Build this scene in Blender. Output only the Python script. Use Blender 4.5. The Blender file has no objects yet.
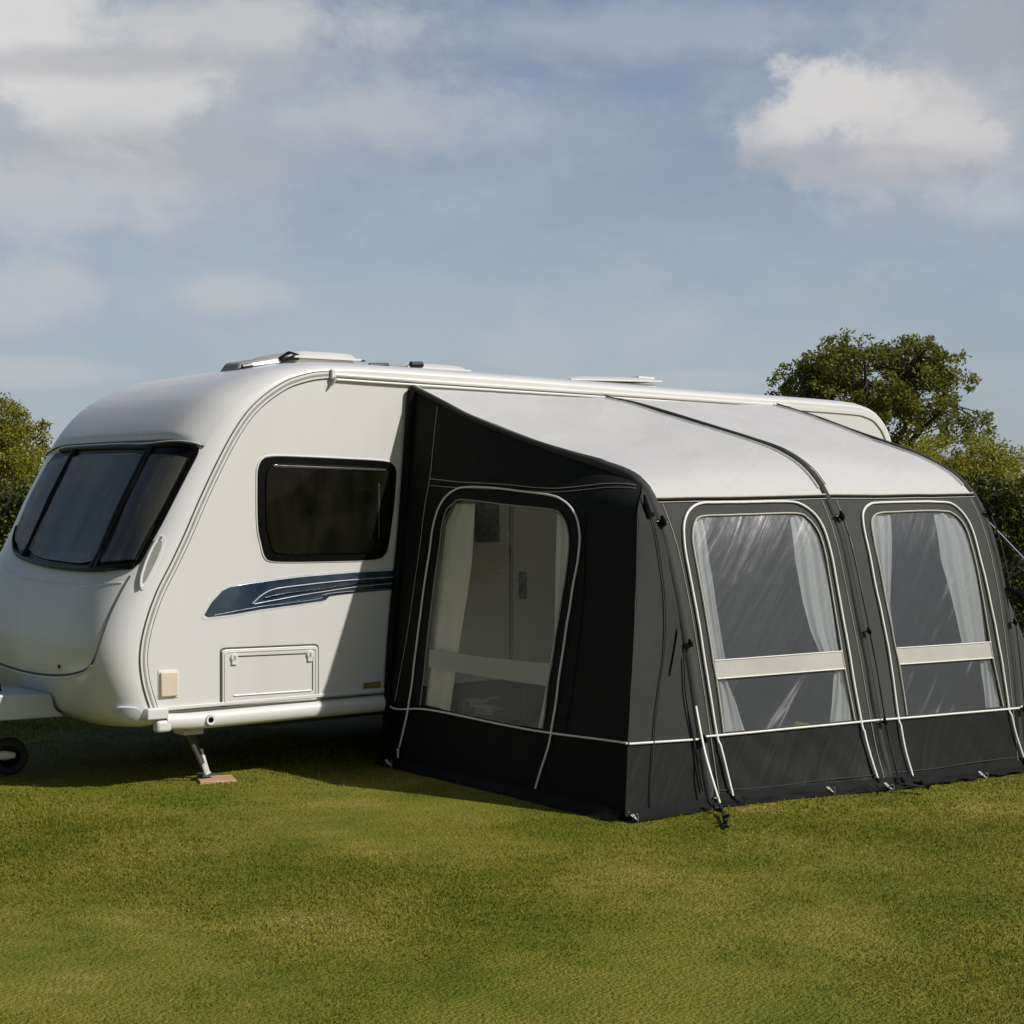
import math
# ---------- pure geometry (metres; X along the caravan, Y away from viewer, Z up) ----------
def vlerp(a,b,t): return tuple(a[i]+(b[i]-a[i])*t for i in range(len(a)))
def vdist(a,b): return math.sqrt(sum((a[i]-b[i])**2 for i in range(len(a))))
def catmull(pts,n=6):
    out=[]
    m=len(pts)
    for i in range(m-1):
        p0=pts[max(i-1,0)];p1=pts[i];p2=pts[i+1];p3=pts[min(i+2,m-1)]
        for k in range(n):
            t=k/n
            out.append(tuple(0.5*((2*p1[j])+(-p0[j]+p2[j])*t+(2*p0[j]-5*p1[j]+4*p2[j]-p3[j])*t*t+(-p0[j]+3*p1[j]-3*p2[j]+p3[j])*t**3) for j in range(len(p1))))
    out.append(tuple(pts[-1])); return out
class Poly:
    def __init__(s,pts):
        s.p=pts; s.l=[0.0]
        for i in range(1,len(pts)): s.l.append(s.l[-1]+vdist(pts[i-1],pts[i]))
        s.L=s.l[-1]
    def at(s,d):
        if d<=0: return s.p[0]
        if d>=s.L: return s.p[-1]
        lo,hi=0,len(s.l)-1
        while hi-lo>1:
            m=(lo+hi)//2
            if s.l[m]<=d: lo=m
            else: hi=m
        k=(d-s.l[lo])/max(1e-9,s.l[hi]-s.l[lo])
        return vlerp(s.p[lo],s.p[hi],k)
PROF=[(4.362,.428),(4.30,.432),(4.268,.50),(4.22,.66),(4.205,.823),(4.238,1.0),(4.313,1.196),(4.412,1.375),(4.50,1.545),(4.607,1.769),(4.744,2.029),(4.862,2.218),(4.975,2.35),(5.133,2.468),(5.30,2.545),(5.564,2.592),(6.2,2.60),(7.5,2.59),(9,2.57),(10.6,2.555),(10.95,2.53),(11.12,2.456),(11.25,2.30),(11.33,2.0),(11.38,1.5),(11.40,1.0),(11.38,.40)]
TP=Poly(catmull(PROF,8)); WID=2.42
def prof(t):           # t in metres along the side profile
    p=TP.at(t); a=TP.at(t-.06); b=TP.at(t+.06)
    dx,dz=b[0]-a[0],b[1]-a[1]; l=math.hypot(dx,dz) or 1
    return p[0],p[1],-dz/l,dx/l      # position, outward normal (nx,nz)
def body(t,v,off=0.0):
    x,z,nx,nz=prof(t); w=abs(2*v-1)
    if nx<0:
        A=.27*nx*nx+.08*nz*nz
    else: A=.12*nx*nx+.08*nz*nz
    g=max(0,1-min(1,w)**7)**.5
    d=A*g+off
    return (x+nx*d, v*WID, z+(nz*d if nz>0 else nz*d*.7))
# ---------- awning ----------
RN=[(6.18,-.012,2.509),(6.223,-.274,2.402),(6.266,-.548,2.286),(6.334,-.983,2.143),(6.398,-1.393,2.027),(6.447,-1.706,1.948),(6.476,-1.894,1.88),(6.491,-1.991,1.797),(6.502,-2.056,1.679),(6.514,-2.136,1.487),(6.527,-2.222,1.17),(6.541,-2.307,.77),(6.552,-2.376,.39),(6.562,-2.446,.0)]
RM=[(7.93,-.012,2.507),(7.933,-.378,2.437),(7.938,-.981,2.283),(7.942,-1.448,2.157),(7.944,-1.757,2.062),(7.946,-1.936,1.966),(7.947,-2.053,1.855),(7.947,-2.135,1.733),(7.948,-2.24,1.498),(7.949,-2.344,1.123),(7.95,-2.439,.753),(7.951,-2.517,.386),(7.951,-2.563,.205),(7.951,-2.64,-.02)]
RF=[(9.791,-.012,2.527),(9.719,-.481,2.406),(9.66,-.88,2.287),(9.596,-1.31,2.166),(9.544,-1.666,2.053),(9.508,-1.908,1.954),(9.483,-2.078,1.839),(9.465,-2.197,1.699),(9.449,-2.306,1.479),(9.434,-2.404,1.139),(9.424,-2.475,.735),(9.416,-2.528,.346),(9.412,-2.554,.133),(9.408,-2.58,-.06)]
FOLD=[(6.47,-1.93,1.86),(6.38,-2.06,1.80),(6.285,-2.13,1.72),(6.24,-2.17,1.62),(6.16,-2.24,1.184),(6.03,-2.337,.64),(5.975,-2.378,.404),(5.887,-2.452,.0)]
def crv(pts): return Poly(catmull(pts,8))
def zcut(P,z):
    for i in range(1,len(P.p)):
        if P.p[i][2]<=z: 
            a,b=P.p[i-1][2],P.p[i][2]
            return P.l[i-1]+(P.l[i]-P.l[i-1])*(a-z)/max(1e-9,a-b)
    return P.L
RIBS=[crv(RN),crv(RM),crv(RF)]
CUT=[[0,zcut(r,ez),zcut(r,mz),r.L] for r,ez,mz in zip(RIBS,(1.765,1.79,1.80),(.392,.386,.346))]
def rib(j,s):
    k=min(2,max(0,int(s))); f=s-k; c=CUT[j]
    return RIBS[j].at(c[k]+(c[k+1]-c[k])*f)
def bay(j,u,s): return vlerp(rib(j,s),rib(j+1,s),u)
FP=crv(FOLD)
RNs=RIBS[0]; LS=zcut(RNs,1.86)
def side(a,b):   # a 0 wall -> 1 front fold, b 0 ground -> 1 top
    top=RNs.at(LS*a); bot=vlerp((5.95,-.012,0.0),(5.887,-2.452,0.0),a)
    p=vlerp(bot,top,b)
    # bow the panel front edge onto the fold curve
    f=FP.at(FP.L*(1-b)); q=vlerp((5.887,-2.452,0.0),FOLD[0],b)
    w=a**3
    return (p[0]+(f[0]-q[0])*w,p[1]+(f[1]-q[1])*w,p[2]+(f[2]-q[2])*w)
LG=RNs.L
def gore(a,b):   # between fold (a=0) and near rib (a=1), b 0 ground -> 1 shoulder
    return vlerp(FP.at(FP.L*(1-b)),RNs.at(LS+(LG-LS)*(1-b)),a)
import bpy, bmesh, random
import numpy as np
from mathutils import Vector, Matrix, noise
random.seed(7); rng=np.random.default_rng(11)
SC=bpy.context.scene
COL=SC.collection
TH=math.radians(38.4789)
CAM=Vector((0,-8.87,1.72))
def gz(x,y):   # gentle fall of the lawn towards the far end of the awning
    t=min(1,max(0,(x-6.6)/4.0)); return -.10*t*t*(3-2*t)
# ---------------- linking helpers ----------------
def mesh(name,verts,faces,mat,parent=None,smooth=True,sharp=None):
    me=bpy.data.meshes.new(name); me.from_pydata([tuple(v) for v in verts],[],faces)
    me.validate(); me.update()
    bm=bmesh.new(); bm.from_mesh(me); bmesh.ops.remove_doubles(bm,verts=bm.verts,dist=1e-5)
    bmesh.ops.recalc_face_normals(bm,faces=bm.faces); bm.to_mesh(me); bm.free()
    if mat: me.materials.append(mat)
    if smooth:
        me.polygons.foreach_set('use_smooth',[True]*len(me.polygons))
        if sharp: me.set_sharp_from_angle(angle=math.radians(sharp))
    o=bpy.data.objects.new(name,me); COL.objects.link(o)
    if parent: o.parent=parent; o.matrix_parent_inverse=Matrix.Translation(-world_loc(parent))
    return o
def world_loc(o):
    # parts are modelled in world coordinates, so only a top-level Empty shifts its children
    return Vector(o.location) if o.parent is None else Vector((0,0,0))
def tag(o,label=None,cat=None,group=None,kind=None):
    if label:o['label']=label
    if cat:o['category']=cat
    if group:o['group']=group
    if kind:o['kind']=kind
    return o
def empty(name,loc,label,cat,group=None):
    o=bpy.data.objects.new(name,None); COL.objects.link(o); o.location=loc; o.empty_display_size=.2
    return tag(o,label,cat,group)
class MB:
    def __init__(s): s.v=[];s.f=[]
    def add(s,v,f):
        n=len(s.v); s.v+= [tuple(x) for x in v]; s.f+=[tuple(i+n for i in q) for q in f]; return s
    def box(s,x0,x1,y0,y1,z0,z1):
        return s.add([(x0,y0,z0),(x1,y0,z0),(x1,y1,z0),(x0,y1,z0),(x0,y0,z1),(x1,y0,z1),(x1,y1,z1),(x0,y1,z1)],
          [(0,3,2,1),(4,5,6,7),(0,1,5,4),(1,2,6,5),(2,3,7,6),(3,0,4,7)])
    def tube(s,pts,r,n=8,flat=1.0,cap=True):
        pts=[Vector(p) for p in pts]; m=len(pts); V=[];F=[]
        rr=r if isinstance(r,(list,tuple)) else [r]*m
        up=None
        for i,p in enumerate(pts):
            d=(pts[min(i+1,m-1)]-pts[max(i-1,0)]).normalized()
            if up is None:
                up=Vector((0,0,1)) if abs(d.z)<.9 else Vector((0,1,0))
            a=d.cross(up).normalized(); b=a.cross(d).normalized(); up=b
            for k in range(n):
                t=2*math.pi*k/n; V.append(p+a*math.cos(t)*rr[i]+b*math.sin(t)*rr[i]*flat)
        for i in range(m-1):
            for k in range(n): F.append((i*n+k,i*n+(k+1)%n,(i+1)*n+(k+1)%n,(i+1)*n+k))
        if cap: F.append(tuple(range(n-1,-1,-1))); F.append(tuple((m-1)*n+k for k in range(n)))
        return s.add(V,F)
    def cyl(s,c,ax,r,h,n=32,prof_=None):   # lathe about axis ax through c ; prof_ = [(radius, offset)]
        ax=Vector(ax).normalized(); c=Vector(c); a=ax.orthogonal().normalized(); b=ax.cross(a)
        pr=prof_ or [(0,-h/2),(r,-h/2),(r,h/2),(0,h/2)]
        V=[];F=[]
        for (q,o) in pr:
            for k in range(n):
                t=2*math.pi*k/n; V.append(c+ax*o+(a*math.cos(t)+b*math.sin(t))*q)
        for i in range(len(pr)-1):
            for k in range(n): F.append((i*n+k,i*n+(k+1)%n,(i+1)*n+(k+1)%n,(i+1)*n+k))
        return s.add(V,F)
    def build(s,name,mat,parent=None,smooth=True,sharp=35,bevel=0,seg=3):
        o=mesh(name,s.v,s.f,mat,parent,smooth,sharp)
        if bevel:
            m=o.modifiers.new('bevel','BEVEL'); m.width=bevel; m.segments=seg; m.limit_method='ANGLE'
        return o
# ---------------- surface helpers ----------------
def sub(a,b): return (a[0]-b[0],a[1]-b[1],a[2]-b[2])
def crs(a,b): return (a[1]*b[2]-a[2]*b[1],a[2]*b[0]-a[0]*b[2],a[0]*b[1]-a[1]*b[0])
def nrm(a):
    l=math.sqrt(a[0]**2+a[1]**2+a[2]**2) or 1; return (a[0]/l,a[1]/l,a[2]/l)
def surf(f,towards,amp=0.0):
    """wrap f(a,b)->xyz as g(a,b,off): offset along the outward normal plus cloth relief"""
    tw=Vector(towards)
    def g(a,b,o=0.0):
        h=.004; p=f(a,b)
        n=nrm(crs(sub(f(a+h,b),f(a-h,b)),sub(f(a,b+h),f(a,b-h))))
        if n[0]*tw.x+n[1]*tw.y+n[2]*tw.z<0: n=(-n[0],-n[1],-n[2])
        if amp: o=o+amp*cloth(p)
        return (p[0]+n[0]*o,p[1]+n[1]*o,p[2]+n[2]*o)
    return g
def cloth(p):
    x,y,z=p
    a=noise.noise(Vector((x*2.1,y*2.1,z*1.3)))
    q=x*.8+z*.55+y*.4
    b=noise.noise(Vector((q*9,(z-x)*1.6,y*2)))
    c=noise.noise(Vector((x*17,y*13,z*8+5)))
    return a*1.0+b*.45+c*.12
def closed(pts,n=5):
    m=len(pts); out=[]
    for i in range(m):
        p0,p1,p2,p3=pts[i-1],pts[i],pts[(i+1)%m],pts[(i+2)%m]
        for k in range(n):
            t=k/n
            out.append(tuple(0.5*((2*p1[j])+(-p0[j]+p2[j])*t+(2*p0[j]-5*p1[j]+4*p2[j]-p3[j])*t*t+(-p0[j]+3*p1[j]-3*p2[j]+p3[j])*t**3) for j in range(len(p1))))
    return out
def rayhit(c,ang,loop):
    dx,dy=math.cos(ang),math.sin(ang); best=None
    for i in range(len(loop)):
        ax,ay=loop[i-1][0]-c[0],loop[i-1][1]-c[1]; bx,by=loop[i][0]-c[0],loop[i][1]-c[1]
        ex,ey=bx-ax,by-ay; den=dx*ey-dy*ex
        if abs(den)<1e-12: continue
        t=(ax*ey-ay*ex)/den; q=(ax*dy-ay*dx)/den
        if t>0 and -1e-9<=q<=1+1e-9 and (best is None or t>best): best=t
    best=best or 0
    return (c[0]+dx*best,c[1]+dy*best)
def angles(c,loop,n):
    A=[2*math.pi*i/n for i in range(n)]+[math.atan2(p[1]-c[1],p[0]-c[0])%(2*math.pi) for p in loop]
    A=sorted(A); out=[A[0]]
    for a in A[1:]:
        if a-out[-1]>1e-4: out.append(a)
    return out
def ring_panel(g,c,outer,inner,K,n=140):
    A=angles(c,outer,n); V=[];F=[];N=len(A)
    O=[rayhit(c,a,outer) for a in A]; I=[rayhit(c,a,inner) for a in A]
    for k in range(K+1):
        t=k/K
        for i in range(N): V.append(g(I[i][0]+(O[i][0]-I[i][0])*t,I[i][1]+(O[i][1]-I[i][1])*t))
    for k in range(K):
        for i in range(N):
            j=(i+1)%N; F.append((k*N+i,k*N+j,(k+1)*N+j,(k+1)*N+i))
    return V,F
def disc_panel(g,c,loop,K,off=0.0,rim=None,n=120,pw=1.0):
    A=angles(c,loop,n); N=len(A); V=[g(c[0],c[1],off)];F=[]
    L=[rayhit(c,a,loop) for a in A]
    for k in range(1,K+1):
        t=1-(1-k/K)**pw
        for i in range(N): V.append(g(c[0]+(L[i][0]-c[0])*t,c[1]+(L[i][1]-c[1])*t,off))
    for i in range(N): F.append((0,1+i,1+(i+1)%N))
    for k in range(K-1):
        for i in range(N):
            j=(i+1)%N; b=1+k*N; F.append((b+i,b+N+i,b+N+j,b+j))
    if rim is not None:
        b=1+(K-1)*N; e=len(V)
        for i in range(N): V.append(g(L[i][0],L[i][1],rim))
        for i in range(N):
            j=(i+1)%N; F.append((b+i,e+i,e+j,b+j))
    return V,F
def grid(g,a0,a1,b0,b1,na,nb,off=0.0):
    V=[g(a0+(a1-a0)*i/na,b0+(b1-b0)*j/nb,off) for i in range(na+1) for j in range(nb+1)]
    F=[(i*(nb+1)+j,(i+1)*(nb+1)+j,(i+1)*(nb+1)+j+1,i*(nb+1)+j+1) for i in range(na) for j in range(nb)]
    return V,F
def strip(g,A,B,n,m,off=0.0):  # quad strip surface between two param polylines A and B (each list of points)
    PA=Poly(A);PB=Poly(B); V=[];F=[]
    for i in range(n+1):
        a=PA.at(PA.L*i/n); b=PB.at(PB.L*i/n)
        for j in range(m+1):
            p=vlerp(a,b,j/m); V.append(g(p[0],p[1],off if not callable(off) else off(i/n,j/m)))
    F=[(i*(m+1)+j,(i+1)*(m+1)+j,(i+1)*(m+1)+j+1,i*(m+1)+j+1) for i in range(n) for j in range(m)]
    return V,F
def onsurf(g,pts,off,n=6): return [g(p[0],p[1],off) for p in catmull(pts,n)]
# ---------------- materials ----------------
def newmat(name):
    m=bpy.data.materials.new(name); m.use_nodes=True; nt=m.node_tree; nt.nodes.clear()
    return m,nt,nt.nodes,nt.links
def N(nt,t,**kw):
    n=nt.nodes.new(t)
    for k,v in kw.items():
        if k in('inputs',):
            for a,b in v.items(): n.inputs[a].default_value=b
        else: setattr(n,k,v)
    return n
def ramp(nt,fac,stops):
    r=nt.nodes.new('ShaderNodeValToRGB'); el=r.color_ramp.elements
    while len(el)>1: el.remove(el[-1])
    el[0].position=stops[0][0]; el[0].color=(*stops[0][1],1)
    for p,c in stops[1:]:
        e=el.new(p); e.color=(*c,1)
    nt.links.new(fac,r.inputs[0]); return r.outputs[0]
def diag(nt,src,ang,scale):
    a=N(nt,'ShaderNodeMapping'); a.inputs['Rotation'].default_value=(0,math.radians(ang),0); nt.links.new(src,a.inputs[0])
    b=N(nt,'ShaderNodeMapping'); b.inputs['Scale'].default_value=scale; nt.links.new(a.outputs[0],b.inputs[0]); return b.outputs[0]
def mat(name,col,rough=.5,spec=.5,metal=0,coat=0,nscale=0,ncol=None,bump=0,bscale=200,trans=0,stretch=(1,1,1),coat_rough=.05):
    """principled with noise-driven colour variation and a fine bump"""
    m,nt,ns,ln=newmat(name); out=N(nt,'ShaderNodeOutputMaterial'); b=N(nt,'ShaderNodeBsdfPrincipled')
    b.inputs['Base Color'].default_value=(*col,1); b.inputs['Roughness'].default_value=rough
    b.inputs['Specular IOR Level'].default_value=spec; b.inputs['Metallic'].default_value=metal
    b.inputs['Coat Weight'].default_value=coat; b.inputs['Coat Roughness'].default_value=coat_rough
    tc=N(nt,'ShaderNodeTexCoord'); mp=N(nt,'ShaderNodeMapping'); mp.inputs['Scale'].default_value=stretch
    ln.new(tc.outputs['Object'],mp.inputs[0])
    if nscale:
        no=N(nt,'ShaderNodeTexNoise'); no.inputs['Scale'].default_value=nscale; no.inputs['Detail'].default_value=6
        ln.new(mp.outputs[0],no.inputs[0])
        ln.new(ramp(nt,no.outputs[0],[(.3,col),(.7,ncol or tuple(c*.85 for c in col))]),b.inputs['Base Color'])
        mr=N(nt,'ShaderNodeMapRange'); mr.inputs[3].default_value=max(0,rough-.08); mr.inputs[4].default_value=min(1,rough+.1)
        ln.new(no.outputs[0],mr.inputs[0]); ln.new(mr.outputs[0],b.inputs['Roughness'])
    if bump:
        nb=N(nt,'ShaderNodeTexNoise'); nb.inputs['Scale'].default_value=bscale; nb.inputs['Detail'].default_value=3
        ln.new(mp.outputs[0],nb.inputs[0]); bp=N(nt,'ShaderNodeBump'); bp.inputs['Strength'].default_value=bump; bp.inputs['Distance'].default_value=.01
        ln.new(nb.outputs[0],bp.inputs['Height']); ln.new(bp.outputs[0],b.inputs['Normal'])
    sh=b.outputs[0]
    if trans:
        t=N(nt,'ShaderNodeBsdfTranslucent'); t.inputs[0].default_value=(*[min(1,c) for c in col],1)
        mx=N(nt,'ShaderNodeMixShader'); mx.inputs[0].default_value=trans
        ln.new(b.outputs[0],mx.inputs[1]); ln.new(t.outputs[0],mx.inputs[2]); sh=mx.outputs[0]
    ln.new(sh,out.inputs[0]); return m
def fabric(name,col,trans=.05,rough=.75,wr=.35,weave=.12,ncol=None,dang=55):
    m,nt,ns,ln=newmat(name); out=N(nt,'ShaderNodeOutputMaterial'); b=N(nt,'ShaderNodeBsdfPrincipled')
    b.inputs['Roughness'].default_value=rough; b.inputs['Specular IOR Level'].default_value=.16
    tc=N(nt,'ShaderNodeTexCoord')
    no=N(nt,'ShaderNodeTexNoise'); no.inputs['Scale'].default_value=2.2; no.inputs['Detail'].default_value=8; no.inputs['Roughness'].default_value=.6
    ln.new(tc.outputs['Object'],no.inputs[0])
    ln.new(ramp(nt,no.outputs[0],[(.3,col),(.72,ncol or tuple(c*.86 for c in col))]),b.inputs['Base Color'])
    w=N(nt,'ShaderNodeTexNoise'); w.inputs['Scale'].default_value=1.0; w.inputs['Detail'].default_value=4; w.inputs['Distortion'].default_value=.5
    ln.new(diag(nt,tc.outputs['Object'],dang,(1.0,2.0,7.5)),w.inputs[0])
    b1=N(nt,'ShaderNodeBump'); b1.inputs['Strength'].default_value=wr; b1.inputs['Distance'].default_value=.05
    ln.new(w.outputs[0],b1.inputs['Height'])
    f=N(nt,'ShaderNodeTexNoise'); f.inputs['Scale'].default_value=260; f.inputs['Detail'].default_value=2
    ln.new(tc.outputs['Object'],f.inputs[0])
    b2=N(nt,'ShaderNodeBump'); b2.inputs['Strength'].default_value=weave; b2.inputs['Distance'].default_value=.004
    ln.new(f.outputs[0],b2.inputs['Height']); ln.new(b1.outputs[0],b2.inputs['Normal']); ln.new(b2.outputs[0],b.inputs['Normal'])
    t=N(nt,'ShaderNodeBsdfTranslucent'); t.inputs[0].default_value=(*col,1)
    mx=N(nt,'ShaderNodeMixShader'); mx.inputs[0].default_value=trans
    ln.new(b.outputs[0],mx.inputs[1]); ln.new(t.outputs[0],mx.inputs[2]); ln.new(mx.outputs[0],out.inputs[0]); return m
M={}
M['gelcoat']=mat('caravan_gelcoat',(.71,.70,.68),.28,.5,coat=.25,nscale=1.5,stretch=(1,3,.4),ncol=(.68,.665,.64),coat_rough=.12)
M['side']=mat('caravan_side_paint',(.675,.66,.63),.34,.5,coat=.15,nscale=1.4,stretch=(3.2,1,.35),ncol=(.64,.622,.59),bump=.02,bscale=6,coat_rough=.15)
M['plastic']=mat('white_plastic',(.72,.71,.68),.45,nscale=6,ncol=(.66,.65,.61))
M['rail']=mat('painted_rail',(.70,.68,.64),.35,nscale=5,ncol=(.68,.665,.62))
M['blueplastic']=mat('pale_grey_cover',(.62,.65,.68),.4,nscale=5,ncol=(.55,.58,.61))
M['rubber']=mat('black_rubber',(.003,.003,.003),.25,.15,nscale=20,ncol=(.005,.005,.005))
M['dimtrim']=mat('dim_pane_strip',(.07,.07,.06),.3,nscale=25,ncol=(.04,.04,.035))
M['gap']=mat('dark_gap',(.09,.09,.08),.7,nscale=20)
M['greytrim']=mat('grey_trim_insert',(.33,.33,.31),.5,nscale=25,ncol=(.26,.26,.24))
M['beige']=mat('beige_cover',(.70,.58,.44),.5,nscale=20,ncol=(.66,.54,.40))
M['yellow']=mat('yellow_sticker',(.30,.25,.04),.5,nscale=60,ncol=(.12,.10,.03))
M['navy']=mat('navy_decal',(.022,.040,.072),.16,nscale=7,ncol=(.055,.088,.135),metal=.35,coat=1.0)
M['silver']=mat('silver_decal',(.80,.81,.83),.2,metal=.2,nscale=12,ncol=(.66,.67,.70))
M['steel']=mat('galvanised_steel',(.55,.55,.54),.4,metal=.8,nscale=30,ncol=(.35,.35,.34))
M['chassis']=mat('chassis_steel',(.10,.10,.10),.6,metal=.3,nscale=10)
M['tyre']=mat('tyre_rubber',(.015,.015,.015),.8,nscale=40,ncol=(.03,.03,.028),bump=.3,bscale=60)
M['wood']=mat('weathered_board',(.60,.38,.23),.8,nscale=14,ncol=(.40,.24,.14),bump=.4,bscale=40,stretch=(1,6,1))
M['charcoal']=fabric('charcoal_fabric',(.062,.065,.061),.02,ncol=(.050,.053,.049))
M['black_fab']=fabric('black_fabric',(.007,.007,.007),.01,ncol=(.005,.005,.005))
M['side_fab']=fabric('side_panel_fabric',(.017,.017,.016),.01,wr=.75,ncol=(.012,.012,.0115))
M['skirt']=fabric('skirt_fabric',(.014,.015,.014),.01,wr=.26,ncol=(.011,.012,.011),rough=.55)
M['beam']=fabric('beam_sleeve',(.058,.060,.057),.0,wr=.4)
M['roof_fab']=fabric('roof_fabric',(.58,.57,.555),.03,wr=.24,ncol=(.55,.54,.525),dang=20,rough=.6)
M['piping']=mat('white_piping',(.86,.85,.80),.6,nscale=40,ncol=(.78,.76,.70))
M['piping2']=mat('beige_piping',(.50,.47,.40),.6,nscale=40,ncol=(.42,.39,.32))
M['band']=fabric('blind_band_fabric',(.58,.56,.50),.15,wr=.3,ncol=(.50,.48,.43))
M['curtain']=fabric('curtain_fabric',(.90,.90,.90),.35,wr=.5,ncol=(.82,.82,.83))
M['curtain_side']=fabric('side_curtain_fabric',(.92,.92,.93),.12,wr=.5,ncol=(.84,.84,.86))
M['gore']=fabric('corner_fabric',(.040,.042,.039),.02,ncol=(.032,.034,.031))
M['cord']=mat('black_cord',(.012,.012,.012),.7,nscale=90)
M['guy']=mat('blue_guy_line',(.35,.42,.55),.6,nscale=90)
M['sheet']=mat('groundsheet_weave',(.06,.062,.06),.9,nscale=20,bump=.3,bscale=120)
def glassy(name,c1,c2,sc,stretch,rough=.08,spec=.4):
    m,nt,ns,ln=newmat(name); out=N(nt,'ShaderNodeOutputMaterial'); b=N(nt,'ShaderNodeBsdfPrincipled')
    tc=N(nt,'ShaderNodeTexCoord'); mp=N(nt,'ShaderNodeMapping'); mp.inputs['Scale'].default_value=stretch; mp.inputs['Rotation'].default_value=(0,.35,.0)
    ln.new(tc.outputs['Object'],mp.inputs[0]); no=N(nt,'ShaderNodeTexNoise'); no.inputs['Scale'].default_value=sc; no.inputs['Detail'].default_value=3; no.inputs['Distortion'].default_value=.4
    ln.new(mp.outputs[0],no.inputs[0]); ln.new(ramp(nt,no.outputs[0],[(.36,c1),(.62,c2)]),b.inputs['Base Color'])  # streaky tones put reflections and the curtains behind into the colour
    b.inputs['Roughness'].default_value=rough; b.inputs['Specular IOR Level'].default_value=spec
    bp=N(nt,'ShaderNodeBump'); bp.inputs['Strength'].default_value=.08; bp.inputs['Distance'].default_value=.02
    n2=N(nt,'ShaderNodeTexNoise'); n2.inputs['Scale'].default_value=2.5; ln.new(tc.outputs['Object'],n2.inputs[0]); ln.new(n2.outputs[0],bp.inputs['Height']); ln.new(bp.outputs[0],b.inputs['Normal'])
    ln.new(b.outputs[0],out.inputs[0]); return m
M['acrylic']=glassy('front_tinted_acrylic',(.034,.038,.041),(.105,.097,.078),1.6,(1,3.2,.6))
M['acrylic_side']=glassy('side_tinted_acrylic',(.002,.002,.0015),(.012,.012,.007),2.0,(2,1,.8),.06,.22)
def vinyl(name,tr=.74,milk=(.17,.185,.20),g_=.045,tint=(.80,.82,.81),cr=.12):
    """thin wrinkled clear plastic: mostly see-through, slightly milky, with pale reflections painted along its creases"""
    m,nt,ns,ln=newmat(name); out=N(nt,'ShaderNodeOutputMaterial')
    tc=N(nt,'ShaderNodeTexCoord'); D_=diag(nt,tc.outputs['Object'],46,(.5,1.0,6))
    w=N(nt,'ShaderNodeTexNoise'); w.inputs['Scale'].default_value=1.5; w.inputs['Detail'].default_value=3; w.inputs['Distortion'].default_value=.35
    ln.new(D_,w.inputs[0])
    bp=N(nt,'ShaderNodeBump'); bp.inputs['Strength'].default_value=.26; bp.inputs['Distance'].default_value=.03; ln.new(w.outputs[0],bp.inputs['Height'])
    n2=N(nt,'ShaderNodeTexNoise'); n2.inputs['Scale'].default_value=24; n2.inputs['Detail'].default_value=5; ln.new(tc.outputs['Object'],n2.inputs[0])
    bq=N(nt,'ShaderNodeBump'); bq.inputs['Strength'].default_value=cr; bq.inputs['Distance'].default_value=.01; ln.new(n2.outputs[0],bq.inputs['Height']); ln.new(bp.outputs[0],bq.inputs['Normal'])
    t=N(nt,'ShaderNodeBsdfTransparent'); t.inputs[0].default_value=(*tint,1)
    d=N(nt,'ShaderNodeBsdfDiffuse'); ln.new(bq.outputs[0],d.inputs['Normal'])
    # thin whitened streaks along the creases, painted in for reflections on the folds
    k0=ramp(nt,w.outputs[0],[(.0,(0,0,0)),(.55,(0,0,0)),(.60,(.35,.35,.35)),(.625,(1,1,1)),(.66,(.1,.1,.1)),(1,(0,0,0))])
    lw=N(nt,'ShaderNodeTexNoise'); lw.inputs['Scale'].default_value=1.7; ln.new(tc.outputs['Object'],lw.inputs[0])
    km=N(nt,'ShaderNodeMath',operation='MULTIPLY'); ln.new(k0,km.inputs[0]); ln.new(ramp(nt,lw.outputs[0],[(.42,(0,0,0)),(.6,(1,1,1))]),km.inputs[1]); k=km.outputs[0]
    mc=N(nt,'ShaderNodeMix'); mc.data_type='RGBA'; mc.inputs[6].default_value=(*milk,1); mc.inputs[7].default_value=(.42,.43,.42,1); ln.new(k,mc.inputs[0]); ln.new(mc.outputs[2],d.inputs[0])
    g=N(nt,'ShaderNodeBsdfGlossy'); g.inputs['Roughness'].default_value=.28; g.inputs[0].default_value=(.9,.9,.9,1); ln.new(bq.outputs[0],g.inputs['Normal'])
    mk=N(nt,'ShaderNodeMath',operation='MULTIPLY_ADD'); mk.inputs[1].default_value=.30; mk.inputs[2].default_value=1-tr; ln.new(k,mk.inputs[0])
    m1=N(nt,'ShaderNodeMixShader'); ln.new(mk.outputs[0],m1.inputs[0]); ln.new(t.outputs[0],m1.inputs[1]); ln.new(d.outputs[0],m1.inputs[2])
    fr=N(nt,'ShaderNodeLayerWeight'); ln.new(bq.outputs[0],fr.inputs['Normal'])
    pw=N(nt,'ShaderNodeMath',operation='POWER'); pw.inputs[1].default_value=4; ln.new(fr.outputs['Facing'],pw.inputs[0])
    ml=N(nt,'ShaderNodeMath',operation='MULTIPLY_ADD'); ml.inputs[1].default_value=.6; ml.inputs[2].default_value=g_; ml.use_clamp=True; ln.new(pw.outputs[0],ml.inputs[0])
    m2=N(nt,'ShaderNodeMixShader'); ln.new(ml.outputs[0],m2.inputs[0]); ln.new(m1.outputs[0],m2.inputs[1]); ln.new(g.outputs[0],m2.inputs[2])
    ln.new(m2.outputs[0],out.inputs[0]); return m
M['vinyl_side']=vinyl('clear_vinyl_side',.92,(.07,.07,.06),.05,(.95,.93,.82),.55)
M['vinyl']=vinyl('clear_vinyl')
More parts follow.
